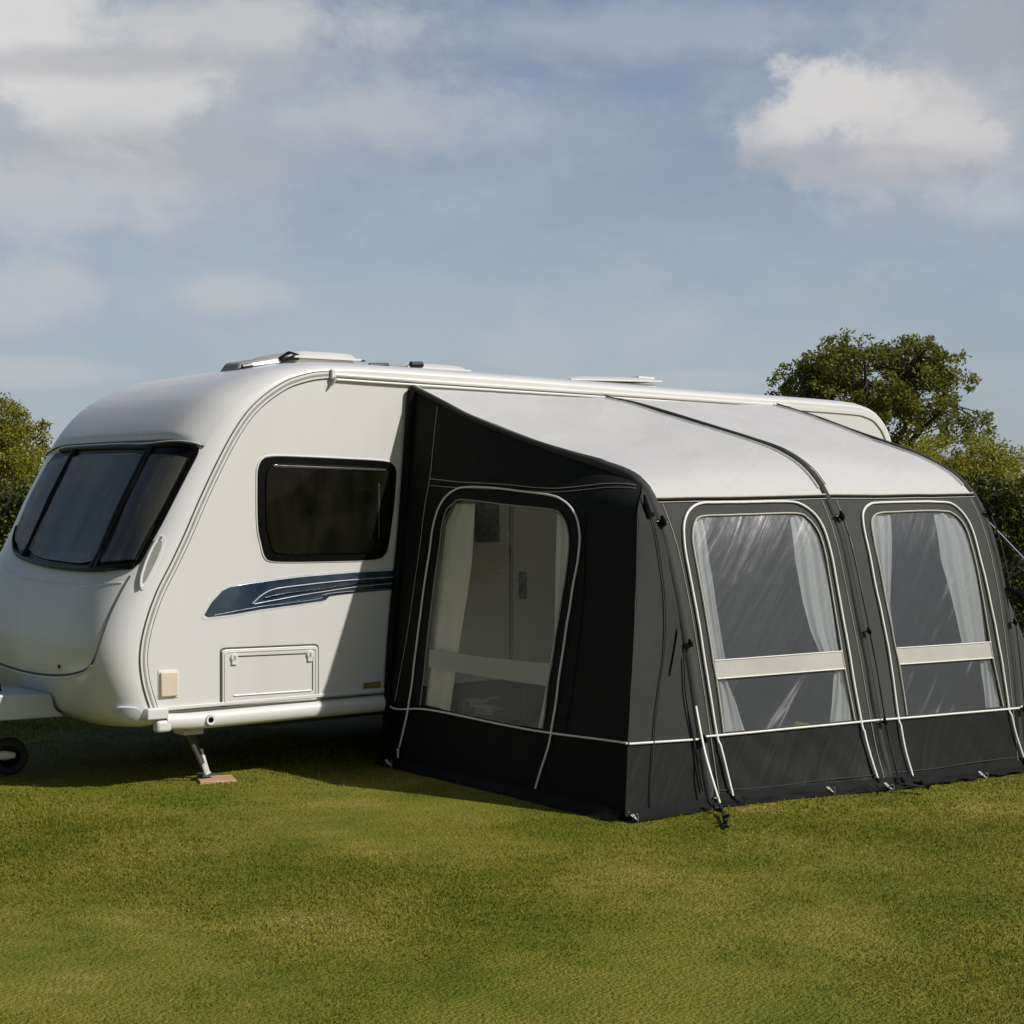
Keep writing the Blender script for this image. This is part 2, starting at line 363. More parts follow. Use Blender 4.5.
def foliage(name,a,b,c,trans=.42):
    m,nt,ns,ln=newmat(name); out=N(nt,'ShaderNodeOutputMaterial'); g=N(nt,'ShaderNodeNewGeometry')
    p=N(nt,'ShaderNodeBsdfPrincipled'); p.inputs['Roughness'].default_value=.6; p.inputs['Specular IOR Level'].default_value=.25
    no=N(nt,'ShaderNodeTexNoise'); no.inputs['Scale'].default_value=1.1; no.inputs['Detail'].default_value=4; ln.new(g.outputs['Position'],no.inputs[0])
    ad=N(nt,'ShaderNodeMath',operation='MULTIPLY_ADD'); ad.inputs[1].default_value=.45; ln.new(g.outputs['Random Per Island'],ad.inputs[0])
    mm=N(nt,'ShaderNodeMath',operation='MULTIPLY'); mm.inputs[1].default_value=.55; ln.new(no.outputs[0],mm.inputs[0]); ln.new(mm.outputs[0],ad.inputs[2])
    col=ramp(nt,ad.outputs[0],[(.22,a),(.5,b),(.78,c)]); ln.new(col,p.inputs['Base Color'])
    t=N(nt,'ShaderNodeBsdfTranslucent'); ln.new(col,t.inputs[0]); mx=N(nt,'ShaderNodeMixShader'); mx.inputs[0].default_value=trans
    ln.new(p.outputs[0],mx.inputs[1]); ln.new(t.outputs[0],mx.inputs[2]); ln.new(mx.outputs[0],out.inputs[0]); return m
M['leaf_oak']=foliage('olive_leaves',(.095,.106,.016),(.185,.195,.028),(.29,.28,.05))
M['leaf_bush']=foliage('yellow_green_leaves',(.17,.18,.016),(.29,.29,.030),(.42,.39,.05))
M['leaf_left']=foliage('left_tree_leaves',(.13,.138,.014),(.25,.245,.028),(.38,.34,.05))
M['leaf_hedge']=foliage('hedge_leaves',(.030,.038,.007),(.068,.080,.011),(.16,.17,.022),.15)
M['bark']=mat('bark',(.045,.038,.026),.9,nscale=6,ncol=(.05,.04,.03),bump=.5,bscale=30)
def grassmat(name,island=True,k=1.0):
    m,nt,ns,ln=newmat(name); out=N(nt,'ShaderNodeOutputMaterial'); g=N(nt,'ShaderNodeNewGeometry')
    p=N(nt,'ShaderNodeBsdfPrincipled'); p.inputs['Roughness'].default_value=.65; p.inputs['Specular IOR Level'].default_value=.2
    n1=N(nt,'ShaderNodeTexNoise'); n1.inputs['Scale'].default_value=1.1; n1.inputs['Detail'].default_value=7; n1.inputs['Roughness'].default_value=.62; ln.new(g.outputs['Position'],n1.inputs[0])
    n3=N(nt,'ShaderNodeTexNoise'); n3.inputs['Scale'].default_value=9; n3.inputs['Detail'].default_value=5; ln.new(g.outputs['Position'],n3.inputs[0])
    a1=N(nt,'ShaderNodeMath',operation='MULTIPLY_ADD'); a1.inputs[1].default_value=.68; ln.new(n1.outputs[0],a1.inputs[0])
    a2=N(nt,'ShaderNodeMath',operation='MULTIPLY'); a2.inputs[1].default_value=.22; ln.new(n3.outputs[0],a2.inputs[0]); a5=N(nt,'ShaderNodeMath',operation='ADD'); a5.inputs[1].default_value=.135; ln.new(a2.outputs[0],a5.inputs[0]); ln.new(a5.outputs[0],a1.inputs[2])
    src=a1.outputs[0]
    if island:
        a3=N(nt,'ShaderNodeMath',operation='MULTIPLY_ADD'); a3.inputs[1].default_value=.28; ln.new(g.outputs['Random Per Island'],a3.inputs[0])
        a4=N(nt,'ShaderNodeMath',operation='SUBTRACT'); a4.inputs[1].default_value=.14; ln.new(src,a4.inputs[0]); ln.new(a4.outputs[0],a3.inputs[2]); src=a3.outputs[0]
    kk=lambda c: tuple(x*k for x in c)
    col=ramp(nt,src,[(.36,kk((.072,.098,.006))),(.50,kk((.122,.142,.009))),(.64,kk((.195,.182,.022))),(.82,kk((.36,.285,.085)))])
    ln.new(col,p.inputs['Base Color'])
    if island:
        t=N(nt,'ShaderNodeBsdfTranslucent'); ln.new(col,t.inputs[0]); mx=N(nt,'ShaderNodeMixShader'); mx.inputs[0].default_value=.42
        ln.new(p.outputs[0],mx.inputs[1]); ln.new(t.outputs[0],mx.inputs[2]); ln.new(mx.outputs[0],out.inputs[0])
    else:
        n4=N(nt,'ShaderNodeTexNoise'); n4.inputs['Scale'].default_value=60; n4.inputs['Detail'].default_value=6; ln.new(g.outputs['Position'],n4.inputs[0])
        bp=N(nt,'ShaderNodeBump'); bp.inputs['Strength'].default_value=.8; bp.inputs['Distance'].default_value=.03; ln.new(n4.outputs[0],bp.inputs['Height']); ln.new(bp.outputs[0],p.inputs['Normal'])
        ln.new(p.outputs[0],out.inputs[0])
    return m
M['turf']=grassmat('lawn_base',False,1.1)
M['blade']=grassmat('grass_blades',True,1.32)

# ================= GROUND =================
xs=[-300,-120,-50,-20]+[-8+ i*.8 for i in range(0,45)]+[30,45,80,150,400]
ys=[-60,-30,-16]+[-12+i*.8 for i in range(0,45)]+[26,34,50,90,180,500]
V=[(x,y,gz(x,y)+.012*noise.noise(Vector((x*.5,y*.5,0)))) for x in xs for y in ys]
F=[(i*len(ys)+j,(i+1)*len(ys)+j,(i+1)*len(ys)+j+1,i*len(ys)+j+1) for i in range(len(xs)-1) for j in range(len(ys)-1)]
tag(mesh('ground',V,F,M['turf']),kind='structure',label='olive green mown lawn of the caravan pitch')

# grass blades as one object (uncountable); density thins out with distance
def grass():
    P=[]
    fx,fy=math.sin(TH),math.cos(TH); rx,ry=math.cos(TH),-math.sin(TH)
    for d0,d1,dens in ((3.8,6.0,10500),(6.0,9.0,8000),(9.0,13.0,3000),(13.0,20.5,800)):
        w=lambda d:.34*d+1.0
        A=(d1-d0)*(w(d0)+w(d1)); n=int(A*dens*1.0)
        d=rng.uniform(d0,d1,n*2); l=rng.uniform(-w(d1),w(d1),n*2)
        k=np.abs(l)<w(d); d=d[k][:n];l=l[k][:n]
        X=CAM.x+fx*d+rx*l; Y=CAM.y+fy*d+ry*l
        P.append(np.stack([X,Y,np.full(len(X),d0)],1))
    P=np.concatenate(P)
    # no grass beneath the awning floor
    ins=(P[:,1]>-2.40)&(P[:,1]<0)&(P[:,0]>5.97)&(P[:,0]<9.9)
    P=P[~ins]
    ins=(P[:,1]>.5)&(P[:,1]<2.2)&(P[:,0]>6.2)&(P[:,0]<11)
    P=P[~ins]
    n=len(P); t=np.clip((P[:,0]-6.6)/4,0,1); Z=-.10*t*t*(3-2*t)
    base=np.stack([P[:,0],P[:,1],Z-.004],1)
    far=np.clip((P[:,2]-5)/9,0,1)
    clump=np.array([noise.noise(Vector((a*3.0,b*3.0,1))) for a,b in P[:,:2]])
    h=(.007+.007*rng.random(n)+.009*(rng.random(n)>.965))*(1+.3*clump)*(1+.35*far); wd=(.0017+.0012*rng.random(n))*(1+1.9*far)
    ang=rng.uniform(0,2*np.pi,n); lean=rng.uniform(.2,1.1,n)*h; la=rng.uniform(0,2*np.pi,n)
    dx=np.cos(ang)*wd;dy=np.sin(ang)*wd; lx=np.cos(la)*lean; ly=np.sin(la)*lean
    v=np.zeros((n,5,3),dtype=np.float32)
    v[:,0]=base+np.stack([-dx,-dy,0*dx],1); v[:,1]=base+np.stack([dx,dy,0*dx],1)
    mid=base+np.stack([lx*.35,ly*.35,h*.6],1)
    v[:,2]=mid+np.stack([dx*.75,dy*.75,0*dx],1); v[:,3]=mid-np.stack([dx*.75,dy*.75,0*dx],1)
    v[:,4]=base+np.stack([lx,ly,h],1)
    me=bpy.data.meshes.new('grass'); me.vertices.add(n*5); me.vertices.foreach_set('co',v.reshape(-1))
    b=(np.arange(n)*5)[:,None]
    loops=(b+np.array([0,1,2,3,3,2,4])[None]).reshape(-1).astype(np.int32)
    me.loops.add(len(loops)); me.loops.foreach_set('vertex_index',loops)
    st=(np.arange(n)*7)[:,None]+np.array([0,4])[None]
    me.polygons.add(n*2); me.polygons.foreach_set('loop_start',st.reshape(-1).astype(np.int32))
    me.update(calc_edges=True); me.materials.append(M['blade'])
    o=bpy.data.objects.new('grass',me); COL.objects.link(o)
    tag(o,'short olive green lawn grass with straw coloured patches','grass',kind='stuff')
grass()

# ================= CARAVAN =================
van=empty('caravan',(7.8,1.2,0),'white touring caravan with a dark three pane front window, parked on the lawn','caravan')
# shell
nt_=150; nv=64
ts=[TP.L*i/nt_ for i in range(nt_+1)]
vs=[(1-math.cos(math.pi*k/nv))/2 for k in range(nv+1)]
# finer rows in the front curve
ts=sorted(set([i*.045 for i in range(0,75)]+[t for t in ts if t>3.4]))
V=[body(t,v) for t in ts for v in vs]; nvv=nv+1
F=[(i*nvv+j,(i+1)*nvv+j,(i+1)*nvv+j+1,i*nvv+j+1) for i in range(len(ts)-1) for j in range(nv)]
mesh('body_shell',V,F,M['gelcoat'],van,True,50)
# side walls (flat panels closing the shell)
for y,nm in ((0.0,'side_wall'),(WID,'side_wall')):
    outl=[(prof(t)[0],y,prof(t)[1]) for t in ts]
    mesh(nm,outl,[tuple(range(len(outl)))],M['side'],van,False)
def wallp(x,z,o=0.0): return (x,-o,z)
def plate(name,outline,y0,y1,m,parent,bevel=0,hole=None,seg=3):
    """flat outline (x,z) on the near side wall, standing out from y0 to y1 metres"""
    n=len(outline); V=[(x,-y1,z) for x,z in outline]+[(x,-y0,z) for x,z in outline]
    F=[tuple(range(n)),tuple(range(2*n-1,n-1,-1))]+[(i,(i+1)%n,n+(i+1)%n,n+i) for i in range(n)]
    mb=MB().add(V,F); return mb.build(name,m,parent,True,30,bevel,seg)
def rrect(x0,x1,z0,z1,r,n=6):
    o=[]
    for cx,cz,a in ((x1-r,z1-r,0),(x0+r,z1-r,90),(x0+r,z0+r,180),(x1-r,z0+r,270)):
        for k in range(n+1):
            t=math.radians(a+90*k/n); o.append((cx+r*math.cos(t),cz+r*math.sin(t)))
    return o
# floor and chassis
MB().box(4.60,11.30,.10,WID-.10,.43,.46).box(5.0,11.2,.22,WID-.12,.33,.428).build('floor_pan',M['chassis'],van)  # second, lower box added to darken the ground under the van
c=MB(); 
for y in (.45,WID-.45): c.box(5.2,10.9,y-.03,y+.03,.26,.328)
c.box(8.3,8.42,.25,WID-.25,.22,.30); c.build('chassis_rail',M['chassis'],van)
apron=MB()
V=[];nn=40
for k in range(nn+1):
    v=.004+.992*k/nn; p=body(.02,v); V+=[(p[0]+.005,p[1],p[2]+.01),(p[0]+.35,p[1],.45)]
mesh('front_apron',V,[(2*i,2*i+2,2*i+3,2*i+1) for i in range(nn)],M['gelcoat'],van)
# roof camber comes with the shell; side trim along the front curve
def trim_path(t0,t1,ins,y,n=90):
    o=[]
    for i in range(n+1):
        x,z,nx,nz=prof(t0+(t1-t0)*i/n); o.append((x-nx*ins,y,z-nz*ins))
    return o
Lf=TP.L
t_top=None
for i in range(2000):
    t=i*.005
    if prof(t)[0]>5.53: t_top=t; break
def ribbon(name,t0,t1,i0,i1,y0,y1,m,n=110):
    A=trim_path(t0,t1,i0,-y0,n);B=trim_path(t0,t1,i0,-y1,n);C_=trim_path(t0,t1,i1,-y1,n);D=trim_path(t0,t1,i1,-y0,n)
    V=A+B+C_+D;q=n+1;F=[]
    for i in range(n):
        for a,b in ((0,1),(1,2),(2,3)): F.append((a*q+i,a*q+i+1,b*q+i+1,b*q+i))
    return MB().add(V,F).build(name,m,van)
ribbon('corner_trim',.06,t_top,.004,.046,-.002,.010,M['rail'])
ribbon('corner_trim',.06,t_top,.018,.032,.010,.012,M['greytrim'])
g_=MB(); g_.tube(trim_path(.06,t_top,.001,-.004,110),.0035,6); g_.tube(trim_path(.06,t_top,.050,-.004,110),.0035,6); g_.build('trim_gap',M['gap'],van)
t_r0=next(i*.01 for i in range(3000) if prof(i*.01)[0]>9.9)
ribbon('corner_trim',t_r0,Lf-.02,.03,.06,-.002,.012,M['rail'])
# roof edge rail and awning channel
mb=MB(); pts=catmull([(5.56,-.012,2.566),(6.2,-.014,2.560),(7.5,-.014,2.552),(9,-.014,2.541),(9.95,-.012,2.532)],12)
mb.tube(pts,.015,10); mb.tube([(p[0],p[1]-.002,p[2]-.030) for p in pts],.008,8)
mb.build('awning_rail',M['rail'],van)
MB().tube([(p[0],-.006,p[2]-.018) for p in pts],.004,6).build('rail_groove',M['greytrim'],van)
MB().box(5.535,5.565,-.034,.0,2.535,2.600).build('rail_end_cap',M['plastic'],van,bevel=.006)
mb=MB(); mb.tube([(5.56,-.03,2.545),(5.55,-.035,2.52),(5.53,-.033,2.49)],[.014,.012,.005],8); mb.build('drain_spout',M['greytrim'],van)
# lower side skirt
sk=[(.0,.452),(-.022,.445),(-.036,.425),(-.040,.40),(-.034,.37),(-.015,.350),(.02,.346)]
V=[];X=[4.37+i*(11.30-4.37)/40 for i in range(41)]
for x in X:
    for (y,z) in sk: V.append((x,y,z+(.010 if x<4.4 else 0)))
k=len(sk); MB().add(V,[(i*k+j,(i+1)*k+j,(i+1)*k+j+1,i*k+j+1) for i in range(40) for j in range(k-1)]+[tuple(range(k))]).build('side_skirt',M['rail'],van,sharp=60)
plate('skirt_strip',[(4.30,.478),(11.28,.478),(11.28,.500),(4.26,.500)],0,.016,M['rail'],van,.004)
MB().tube([(4.36,-.003,.463),(11.28,-.003,.463)],.007,6).build('skirt_gap',M['gap'],van)
mb=MB(); mb.box(4.235,4.375,-.045,.03,.432,.502); mb.build('skirt_end_cap',M['plastic'],van,bevel=.01)
mb=MB(); mb.box(4.30,4.40,-.040,.03,.350,.425); mb.build('skirt_end_cap',M['plastic'],van,bevel=.02)
mb=MB().cyl((4.655,-.044,.402),(0,1,0),.03,.02,28,[(.018,-.004),(.030,-.006),(.033,.0),(.033,.02)]); o=mb.build('steady_socket',M['plastic'],van)
MB().cyl((4.655,-.042,.402),(0,1,0),.024,.008,24).build('socket_plug',M['rubber'],o)
# side window
SW=[(5.006,1.60),(5.003,1.877),(5.010,1.955),(5.040,2.008),(5.11,2.030),(5.32,2.030),(5.62,2.024),(5.94,2.014),(6.025,1.994),(6.055,1.945),(6.052,1.86),(6.034,1.687),(5.993,1.453),(5.960,1.385),(5.88,1.358),(5.60,1.355),(5.30,1.357),(5.11,1.366),(5.055,1.400),(5.030,1.48)]
SWc=closed(SW,4)
def scale_loop(L,cx,cz,sx,sz): return [((x-cx)*sx+cx,(z-cz)*sz+cz) for x,z in L]
w=plate('side_window',SWc,0,.012,M['rubber'],van,.005)
plate('window_surround',scale_loop(SWc,5.53,1.69,1.018,1.022),-.001,.006,M['plastic'],w,.003)
plate('window_pane',scale_loop(SWc,5.53,1.69,.90,.86),.010,.022,M['acrylic_side'],w,.010,seg=4)
plate('rail_highlight_strip',[(5.10,1.975),(5.96,1.960),(5.965,1.945),(5.11,1.957)],.018,.028,M['dimtrim'],w,.004)  # grey strip drawn in for the highlight on the top rail
plate('pane_catch',rrect(5.90,5.912,1.50,1.86,.004),.018,.026,M['dimtrim'],w,.004)
# locker, socket, sticker
lk=closed([(4.775,.826),(5.42,.812),(5.443,.79),(5.443,.49),(5.42,.468),(4.785,.474),(4.755,.50),(4.752,.80)],6)
lk=rrect(0,1,0,1,.05); lk=[(4.752+u*(5.443-4.752),(.474+w_*(.826-.474))-.012*u) for u,w_ in lk]
o=plate('locker_door',lk,0,.012,M['side'],van,.006)
def inset(L,k,cx,cz): return [(cx+(x-cx)*(1-k/abs(.345)),cz+(z-cz)*(1-k/.176)) for x,z in L]
MB().tube([ (x,-.0125,z) for x,z in inset(lk,.018,5.0975,.644)+[inset(lk,.018,5.0975,.644)[0]]],.0045,6,cap=False).build('locker_rim',M['rail'],o)
MB().tube([ (x,-.001,z) for x,z in inset(lk,-.006,5.0975,.644)+[inset(lk,-.006,5.0975,.644)[0]]],.005,6,cap=False).build('locker_seal',M['gap'],o)
mb=MB(); mb.tube([(4.86,-.013,.778),(5.35,-.013,.768)],.004,6); mb.tube([(5.40,-.013,.74),(5.40,-.013,.53)],.004,6); mb.build('locker_groove',M['gap'],o)
MB().tube([(4.83,-.013,.535),(5.39,-.013,.527)],.006,6).build('locker_ledge',M['rail'],o)
for x,z in ((4.832,.772),(5.378,.760)):
    q=MB().cyl((x,-.018,z),(0,1,0),.026,.016,24,[(0,-.008),(.022,-.008),(.026,-.003),(.026,.01)]).box(x-.018,x+.018,-.024,-.010,z-.045,z-.005).build('locker_catch',M['plastic'],o,bevel=.004)
    MB().box(x-.006,x+.006,-.028,-.02,z-.012,z+.012).build('catch_slot',M['greytrim'],q)
o=plate('mains_socket_cover',[(4.335,.712),(4.448,.711),(4.448,.562),(4.335,.562)],0,.022,M['beige'],van,.008)
plate('cover_backplate',[(4.325,.722),(4.458,.721),(4.458,.552),(4.325,.552)],-.001,.006,M['plastic'],o,.004)
plate('yellow_sticker',[(5.797,.546),(5.935,.549),(5.935,.505),(5.797,.507)],0,.002,M['yellow'],van)
# swoosh graphic
D=[(4.633,1.044),(4.68,1.115),(4.757,1.188),(4.81,1.210),(4.882,1.221),(5.10,1.242),(5.315,1.259),(5.70,1.276),(6.30,1.286),(6.30,1.150),(6.058,1.155),(5.80,1.145),(5.540,1.131),(5.505,1.104),(5.479,1.099),(5.26,1.080),(5.024,1.062),(4.84,1.040),(4.660,1.029)]
o=plate('swoosh_decal',D,0,.004,M['navy'],van,.0015)
plate('decal_outline',[(5.53+(x-5.53)*1.010-(0.010 if x<4.9 else 0),1.15+(z-1.15)*1.13) for x,z in D],-.001,.002,M['silver'],o)
mb=MB()
for L,r in (([(4.967,1.100),(5.03,1.150),(5.12,1.186),(5.315,1.205),(5.7,1.228),(6.3,1.245)],.010),([(4.98,1.098),(5.15,1.120),(5.40,1.150),(5.8,1.186),(6.3,1.205)],.009),([(4.70,1.040),(5.0,1.078),(5.25,1.097),(5.46,1.117),(5.52,1.145),(5.9,1.160),(6.3,1.166)],.004)):
    mb.tube([(p[0],-.0045,p[1]) for p in catmull(L,8)],r,6,flat=.4)
mb.build('decal_stripe',M['silver'],o)
mb=MB()
for L,r in (([(5.05,1.135),(5.2,1.158),(5.45,1.176),(5.8,1.205),(6.3,1.224)],.016),([(5.2,1.098),(5.45,1.126),(5.8,1.160),(6.3,1.183)],.008)):
    mb.tube([(p[0],-.004,p[1]) for p in catmull(L,8)],r,6,flat=.25)
mb.build('decal_stripe',M['rubber'],o)
# front window
bs=surf(lambda t,v:body(t,v),(-1,-.2,.3))
WL=[(1.775,.10),(1.738,.21),(1.748,.40),(1.752,.60),(1.75,.78),(1.70,.835),(1.45,.850),(1.15,.840),(1.02,.805),(.93,.72),(.878,.50),(.866,.30),(.875,.16),(.905,.085),(.948,.039),(1.10,.031),(1.35,.023),(1.60,.020),(1.765,.021),(1.782,.04)]
WC=(1.32,.42)
V,F=disc_panel(bs,WC,closed(WL,5),26,.010,-.004,160,2.2)
fw=mesh('front_window',V,F,M['rubber'],van,True,40)
def tb(v):
    q=Poly([(.039,.948),(.085,.905),(.16,.875),(.30,.866),(.50,.878),(.72,.93),(.80,1.02),(.84,1.15)])
    for i in range(len(q.p)-1):
        if q.p[i][0]<=v<=q.p[i+1][0]:
            f=(v-q.p[i][0])/(q.p[i+1][0]-q.p[i][0]); return q.p[i][1]+(q.p[i+1][1]-q.p[i][1])*f
    return q.p[0][1] if v<.04 else q.p[-1][1]
def pane(v0,v1,t1l,t1r,m0,m1):
    L=[]
    for k in range(9): 
        v=v0+(v1-v0)*k/8; L.append((tb(v)+.045+ (0.02 if k in(0,8) else 0),v+(m0*(1-k/8)+m1*k/8)*0))
    for k in range(9):
        v=v1+(v0-v1)*k/8; L.append((t1r+(t1l-t1r)*k/8-(.015 if k in(0,8) else 0),v))
    return L
for (v0,v1,ta,tb_) in ((.032,.172,1.70,1.685),(.205,.655,1.685,1.70),(.69,.825,1.70,1.67)):
    L=pane(v0,v1,ta,tb_,0,0)
    if v0<.1: L=[(t,v if v>.05 else (.043 if t<1.1 else .030)) for t,v in L]
    cc=(sum(p[0] for p in L)/len(L),(v0+v1)/2)
    V,F=disc_panel(bs,cc,L,16,.020,.008,110,2.0)
    o=mesh('window_pane',V,F,M['acrylic'],fw,True,40)
    # moulded edge of the pane
    MB().tube([bs(p[0],p[1],.020) for p in L+[L[0]]],.005,6,cap=False).build('pane_edge',M['greytrim'] if v0>.1 else M['rubber'],o)
for pts,rd_ in (([(1.735,.190),(1.45,.188),(1.19,.196),(.885,.186)],.028),([(1.74,.672),(1.48,.672),(1.2,.674),(.93,.672)],.022)):
    MB().tube(onsurf(bs,pts,.016,8),rd_,10).build('window_divider',M['rubber'],fw)
MB().tube(onsurf(bs,[(1.80,.021),(1.795,.05),(1.762,.21),(1.772,.40),(1.776,.60),(1.774,.78),(1.74,.84)],.014,8),.007,6).build('window_top_strip',M['silver'],fw)
MB().tube(onsurf(bs,[(1.775,.030),(1.74,.21),(1.75,.40),(1.755,.60),(1.75,.78)],.016,8),.016,8).build('window_hinge_rail',M['rubber'],fw)
MB().tube(onsurf(bs,[(.955,.040),(.915,.085),(.888,.16),(.880,.30),(.890,.50),(.94,.72),(1.03,.80),(1.16,.836)],.014,8),.018,8).build('window_lower_seal',M['rubber'],fw)
# body skin stands slightly proud above the window and falls back to the shell higher up
def bro(i,j):
    e=min(1,i/.10)*min(1,(1-i)/.06); k=min(1,j/.06)
    return (.020*k**.5*(1-max(0,(j-.06)/.94))**1.6)*e+.0005-.002*(j>=.999)
BA=[(1.803,.016),(1.80,.05),(1.786,.21),(1.792,.40),(1.796,.60),(1.794,.80),(1.76,.93)]
V,F=strip(bs,BA,[(2.35,.010),(2.35,.05),(2.35,.21),(2.35,.4),(2.35,.6),(2.35,.80),(2.35,.95)],60,24,bro)
mesh('window_brow',V,F,M['gelcoat'],van,True,60)
MB().tube(onsurf(bs,[(a-.004,b) for a,b in BA],.008,8),.006,6).build('brow_shadow_line',M['gap'],van)  # dark line drawn in for the shade under the brow
# front locker seam, keyhole
sl=[(.893,.039),(.684,.046),(.518,.054),(.428,.073),(.386,.113),(.350,.226),(.330,.394),(.333,.56),(.36,.74),(.42,.86),(.52,.905),(.70,.92),(.95,.90)]
MB().tube(onsurf(bs,sl,.000,8),.0065,6).build('locker_seam',M['gap'],van)
MB().tube(onsurf(bs,[(a-.012,b) for a,b in sl[3:-3]],.002,8),.008,8).build('locker_lip',M['gelcoat'],van)
MB().cyl(bs(.392,.232,.004),(-1,0,0),.012,.01,16).build('locker_lock',M['rubber'],van)
MB().tube(onsurf(bs,[(.845,.05),(.80,.16),(.785,.35),(.80,.6),(.86,.8)],-.004,8),.009,8).build('locker_crease',M['gelcoat'],van)
# grab handle
GL=[(1.19,.014),(1.165,.021),(1.05,.0235),(.90,.017),(.842,.0095),(.87,.006),(1.0,.0065),(1.14,.0085)]
V,F=disc_panel(bs,(1.02,.015),closed(GL,5),6,.006,-.004,60)
gh=mesh('grab_handle',V,F,M['plastic'],van,True,40)
V,F=disc_panel(bs,(1.03,.0165),closed([(1.03+(a-1.03)*.8,.0145+(b-.0145)*.65) for a,b in GL],5),5,.009,.0,60)
mesh('handle_recess',V,F,M['greytrim'],gh,True,40)
MB().tube(onsurf(bs,[(1.185,.015),(1.16,.0205),(1.04,.0225),(.92,.0175),(.85,.0105)],.018,8),.009,8).build('handle_bar',M['plastic'],gh)
# corner marker lights
for vv in ((.006,.036),(.994,.964)):
    a,b=vv; L=[(.186,b),(.188,(a+b)/2),(.165,a),(.115,a),(.105,(a+b)/2),(.125,b)]
    V,F=disc_panel(bs,(.145,(a+b)/2),closed(L,4),5,.022,-.004,50); mesh('marker_light',V,F,M['blueplastic'],van,True,40)
# hitch fairing
H_=[(2.55,.575),(3.97,.536),(3.995,.525),(4.003,.49),(4.01,.45),(4.03,.425),(4.08,.382),(2.55,.392)]
n=len(H_); y0,y1=.80,1.38
V=[(x,y0+ (4.05-x)*.10,z) for x,z in H_]+[(x,y1-(4.05-x)*.12,z) for x,z in H_]
MB().add(V,[tuple(range(n)),tuple(range(2*n-1,n-1,-1))]+[(i,(i+1)%n,n+(i+1)%n,n+i) for i in range(n)]).build('hitch_cover',M['blueplastic'],van,True,30,.012)
mb=MB(); mb.tube([(4.9,.75,.43),(2.6,1.12,.43)],.03,8); mb.tube([(4.9,WID-.75,.43),(2.6,1.30,.43)],.03,8); mb.tube([(2.7,1.21,.43),(2.25,1.21,.43)],.04,10); mb.build('a_frame',M['chassis'],van)
mb=MB(); mb.tube([(3.72,.96,.555),(3.70,.955,.66),(3.66,.95,.67)],.010,8); mb.build('hitch_bracket',M['rubber'],van)
# jockey wheel
jc=(3.835,1.12,.118)
jw=MB().tube([(3.73,1.21,.17),(3.60,1.21,.70)],.024,10).tube([(3.60,1.21,.70),(3.54,1.21,.72)],.012,8).build('jockey_wheel',M['steel'],van)
MB().cyl(jc,(.25,1,0),.12,.06,40,[(.07,-.03),(.105,-.032),(.118,-.02),(.120,0),(.118,.02),(.105,.032),(.07,.03)]).build('tyre',M['tyre'],jw)
MB().cyl(jc,(.25,1,0),.07,.05,32,[(0,-.045),(.016,-.045),(.020,-.02),(.07,-.018),(.072,0),(.072,.022),(0,.022)]).build('rim',M['rubber'],jw)
MB().tube([(3.66,1.10,.142),(3.80,1.075,.130),(3.855,1.07,.126)],[.024,.030,.018],10).build('fork_arm',M['plastic'],jw)
# road wheels hidden behind the awning
for x in (8.0,8.75):
    for y in (.22,WID-.22):
        wh=MB().cyl((x,y,.27),(0,1,0),.06,.3,20).build('wheel',M['chassis'],van)
        MB().cyl((x,y,.27),(0,1,0),.31,.2,40,[(.19,-.09),(.27,-.10),(.315,-.08),(.32,0),(.315,.08),(.27,.10),(.19,.09)]).build('tyre',M['tyre'],wh)
        MB().cyl((x,y,.27),(0,1,0),.19,.16,32,[(0,-.05),(.06,-.06),(.17,-.03),(.19,-.085),(.195,.085),(0,.08)]).build('rim',M['steel'],wh)
# corner steadies
for x,y in ((4.66,.15),(10.9,.15),(10.9,WID-.15)):
    st=MB()
    st.tube([(x-.10,y-.045,.335),(x+.045,y-.035,.045)],.015,8); st.tube([(x-.02,y+.055,.335),(x+.085,y+.035,.045)],.015,8)
    st.box(x+.02,x+.10,y-.05,y+.05,.030,.042)
    o=st.build('corner_steady',M['chassis'],van)
    m2=MB(); m2.tube([(x+.020,y-.041,.11),(x+.045,y-.037,.045),(x+.06,y-.02,.035),(x+.095,y+.02,.035),(x+.09,y+.038,.05),(x+.05,y+.048,.19)],.016,8); m2.build('steady_foot',M['plastic'],o)
    MB().box(x-.12,x+.02,y-.06,y+.08,.30,.336).build('steady_mount',M['plastic'],o,bevel=.008)
# roof lights
def rooflight(x0,x1,y0,y1,zb,h,lift,dark=True):
    r=MB(); r.box(x0,x1,y0,y1,zb-.03,zb+h*.35); o=r.build('roof_light',M['plastic'],van,bevel=.02)
    n=12;V=[];F=[]
    for i in range(n+1):
        for j in range(n+1):
            u=i/n;w_=j/n; e=(1-(2*u-1)**6)*(1-(2*w_-1)**6)
            V.append((x0-.03+u*(x1-x0+.06),y0-.03+w_*(y1-y0+.06),zb+h*.42+lift*u+h*.55*max(0,e)**.5))
    F=[(i*(n+1)+j,(i+1)*(n+1)+j,(i+1)*(n+1)+j+1,i*(n+1)+j+1) for i in range(n) for j in range(n)]
    b=len(V); V2=[(v[0],v[1],min(v[2],zb+h*.42+lift*((v[0]-x0+.03)/(x1-x0+.06)))-.012) for v in V]
    edge=[i*(n+1) for i in range(n+1)]+[n*(n+1)+j for j in range(1,n+1)]+[i*(n+1)+n for i in range(n-1,-1,-1)]+[j for j in range(n-1,0,-1)]
    F2=F+[tuple(x+b for x in q) for q in F]+[(edge[k],edge[(k+1)%len(edge)],edge[(k+1)%len(edge)]+b,edge[k]+b) for k in range(len(edge))]
    MB().add(V+V2,F2).build('dome_lid',M['rail'],o)
    return o
ra=rooflight(5.58,6.06,.50,1.1,2.690,.085,.006)
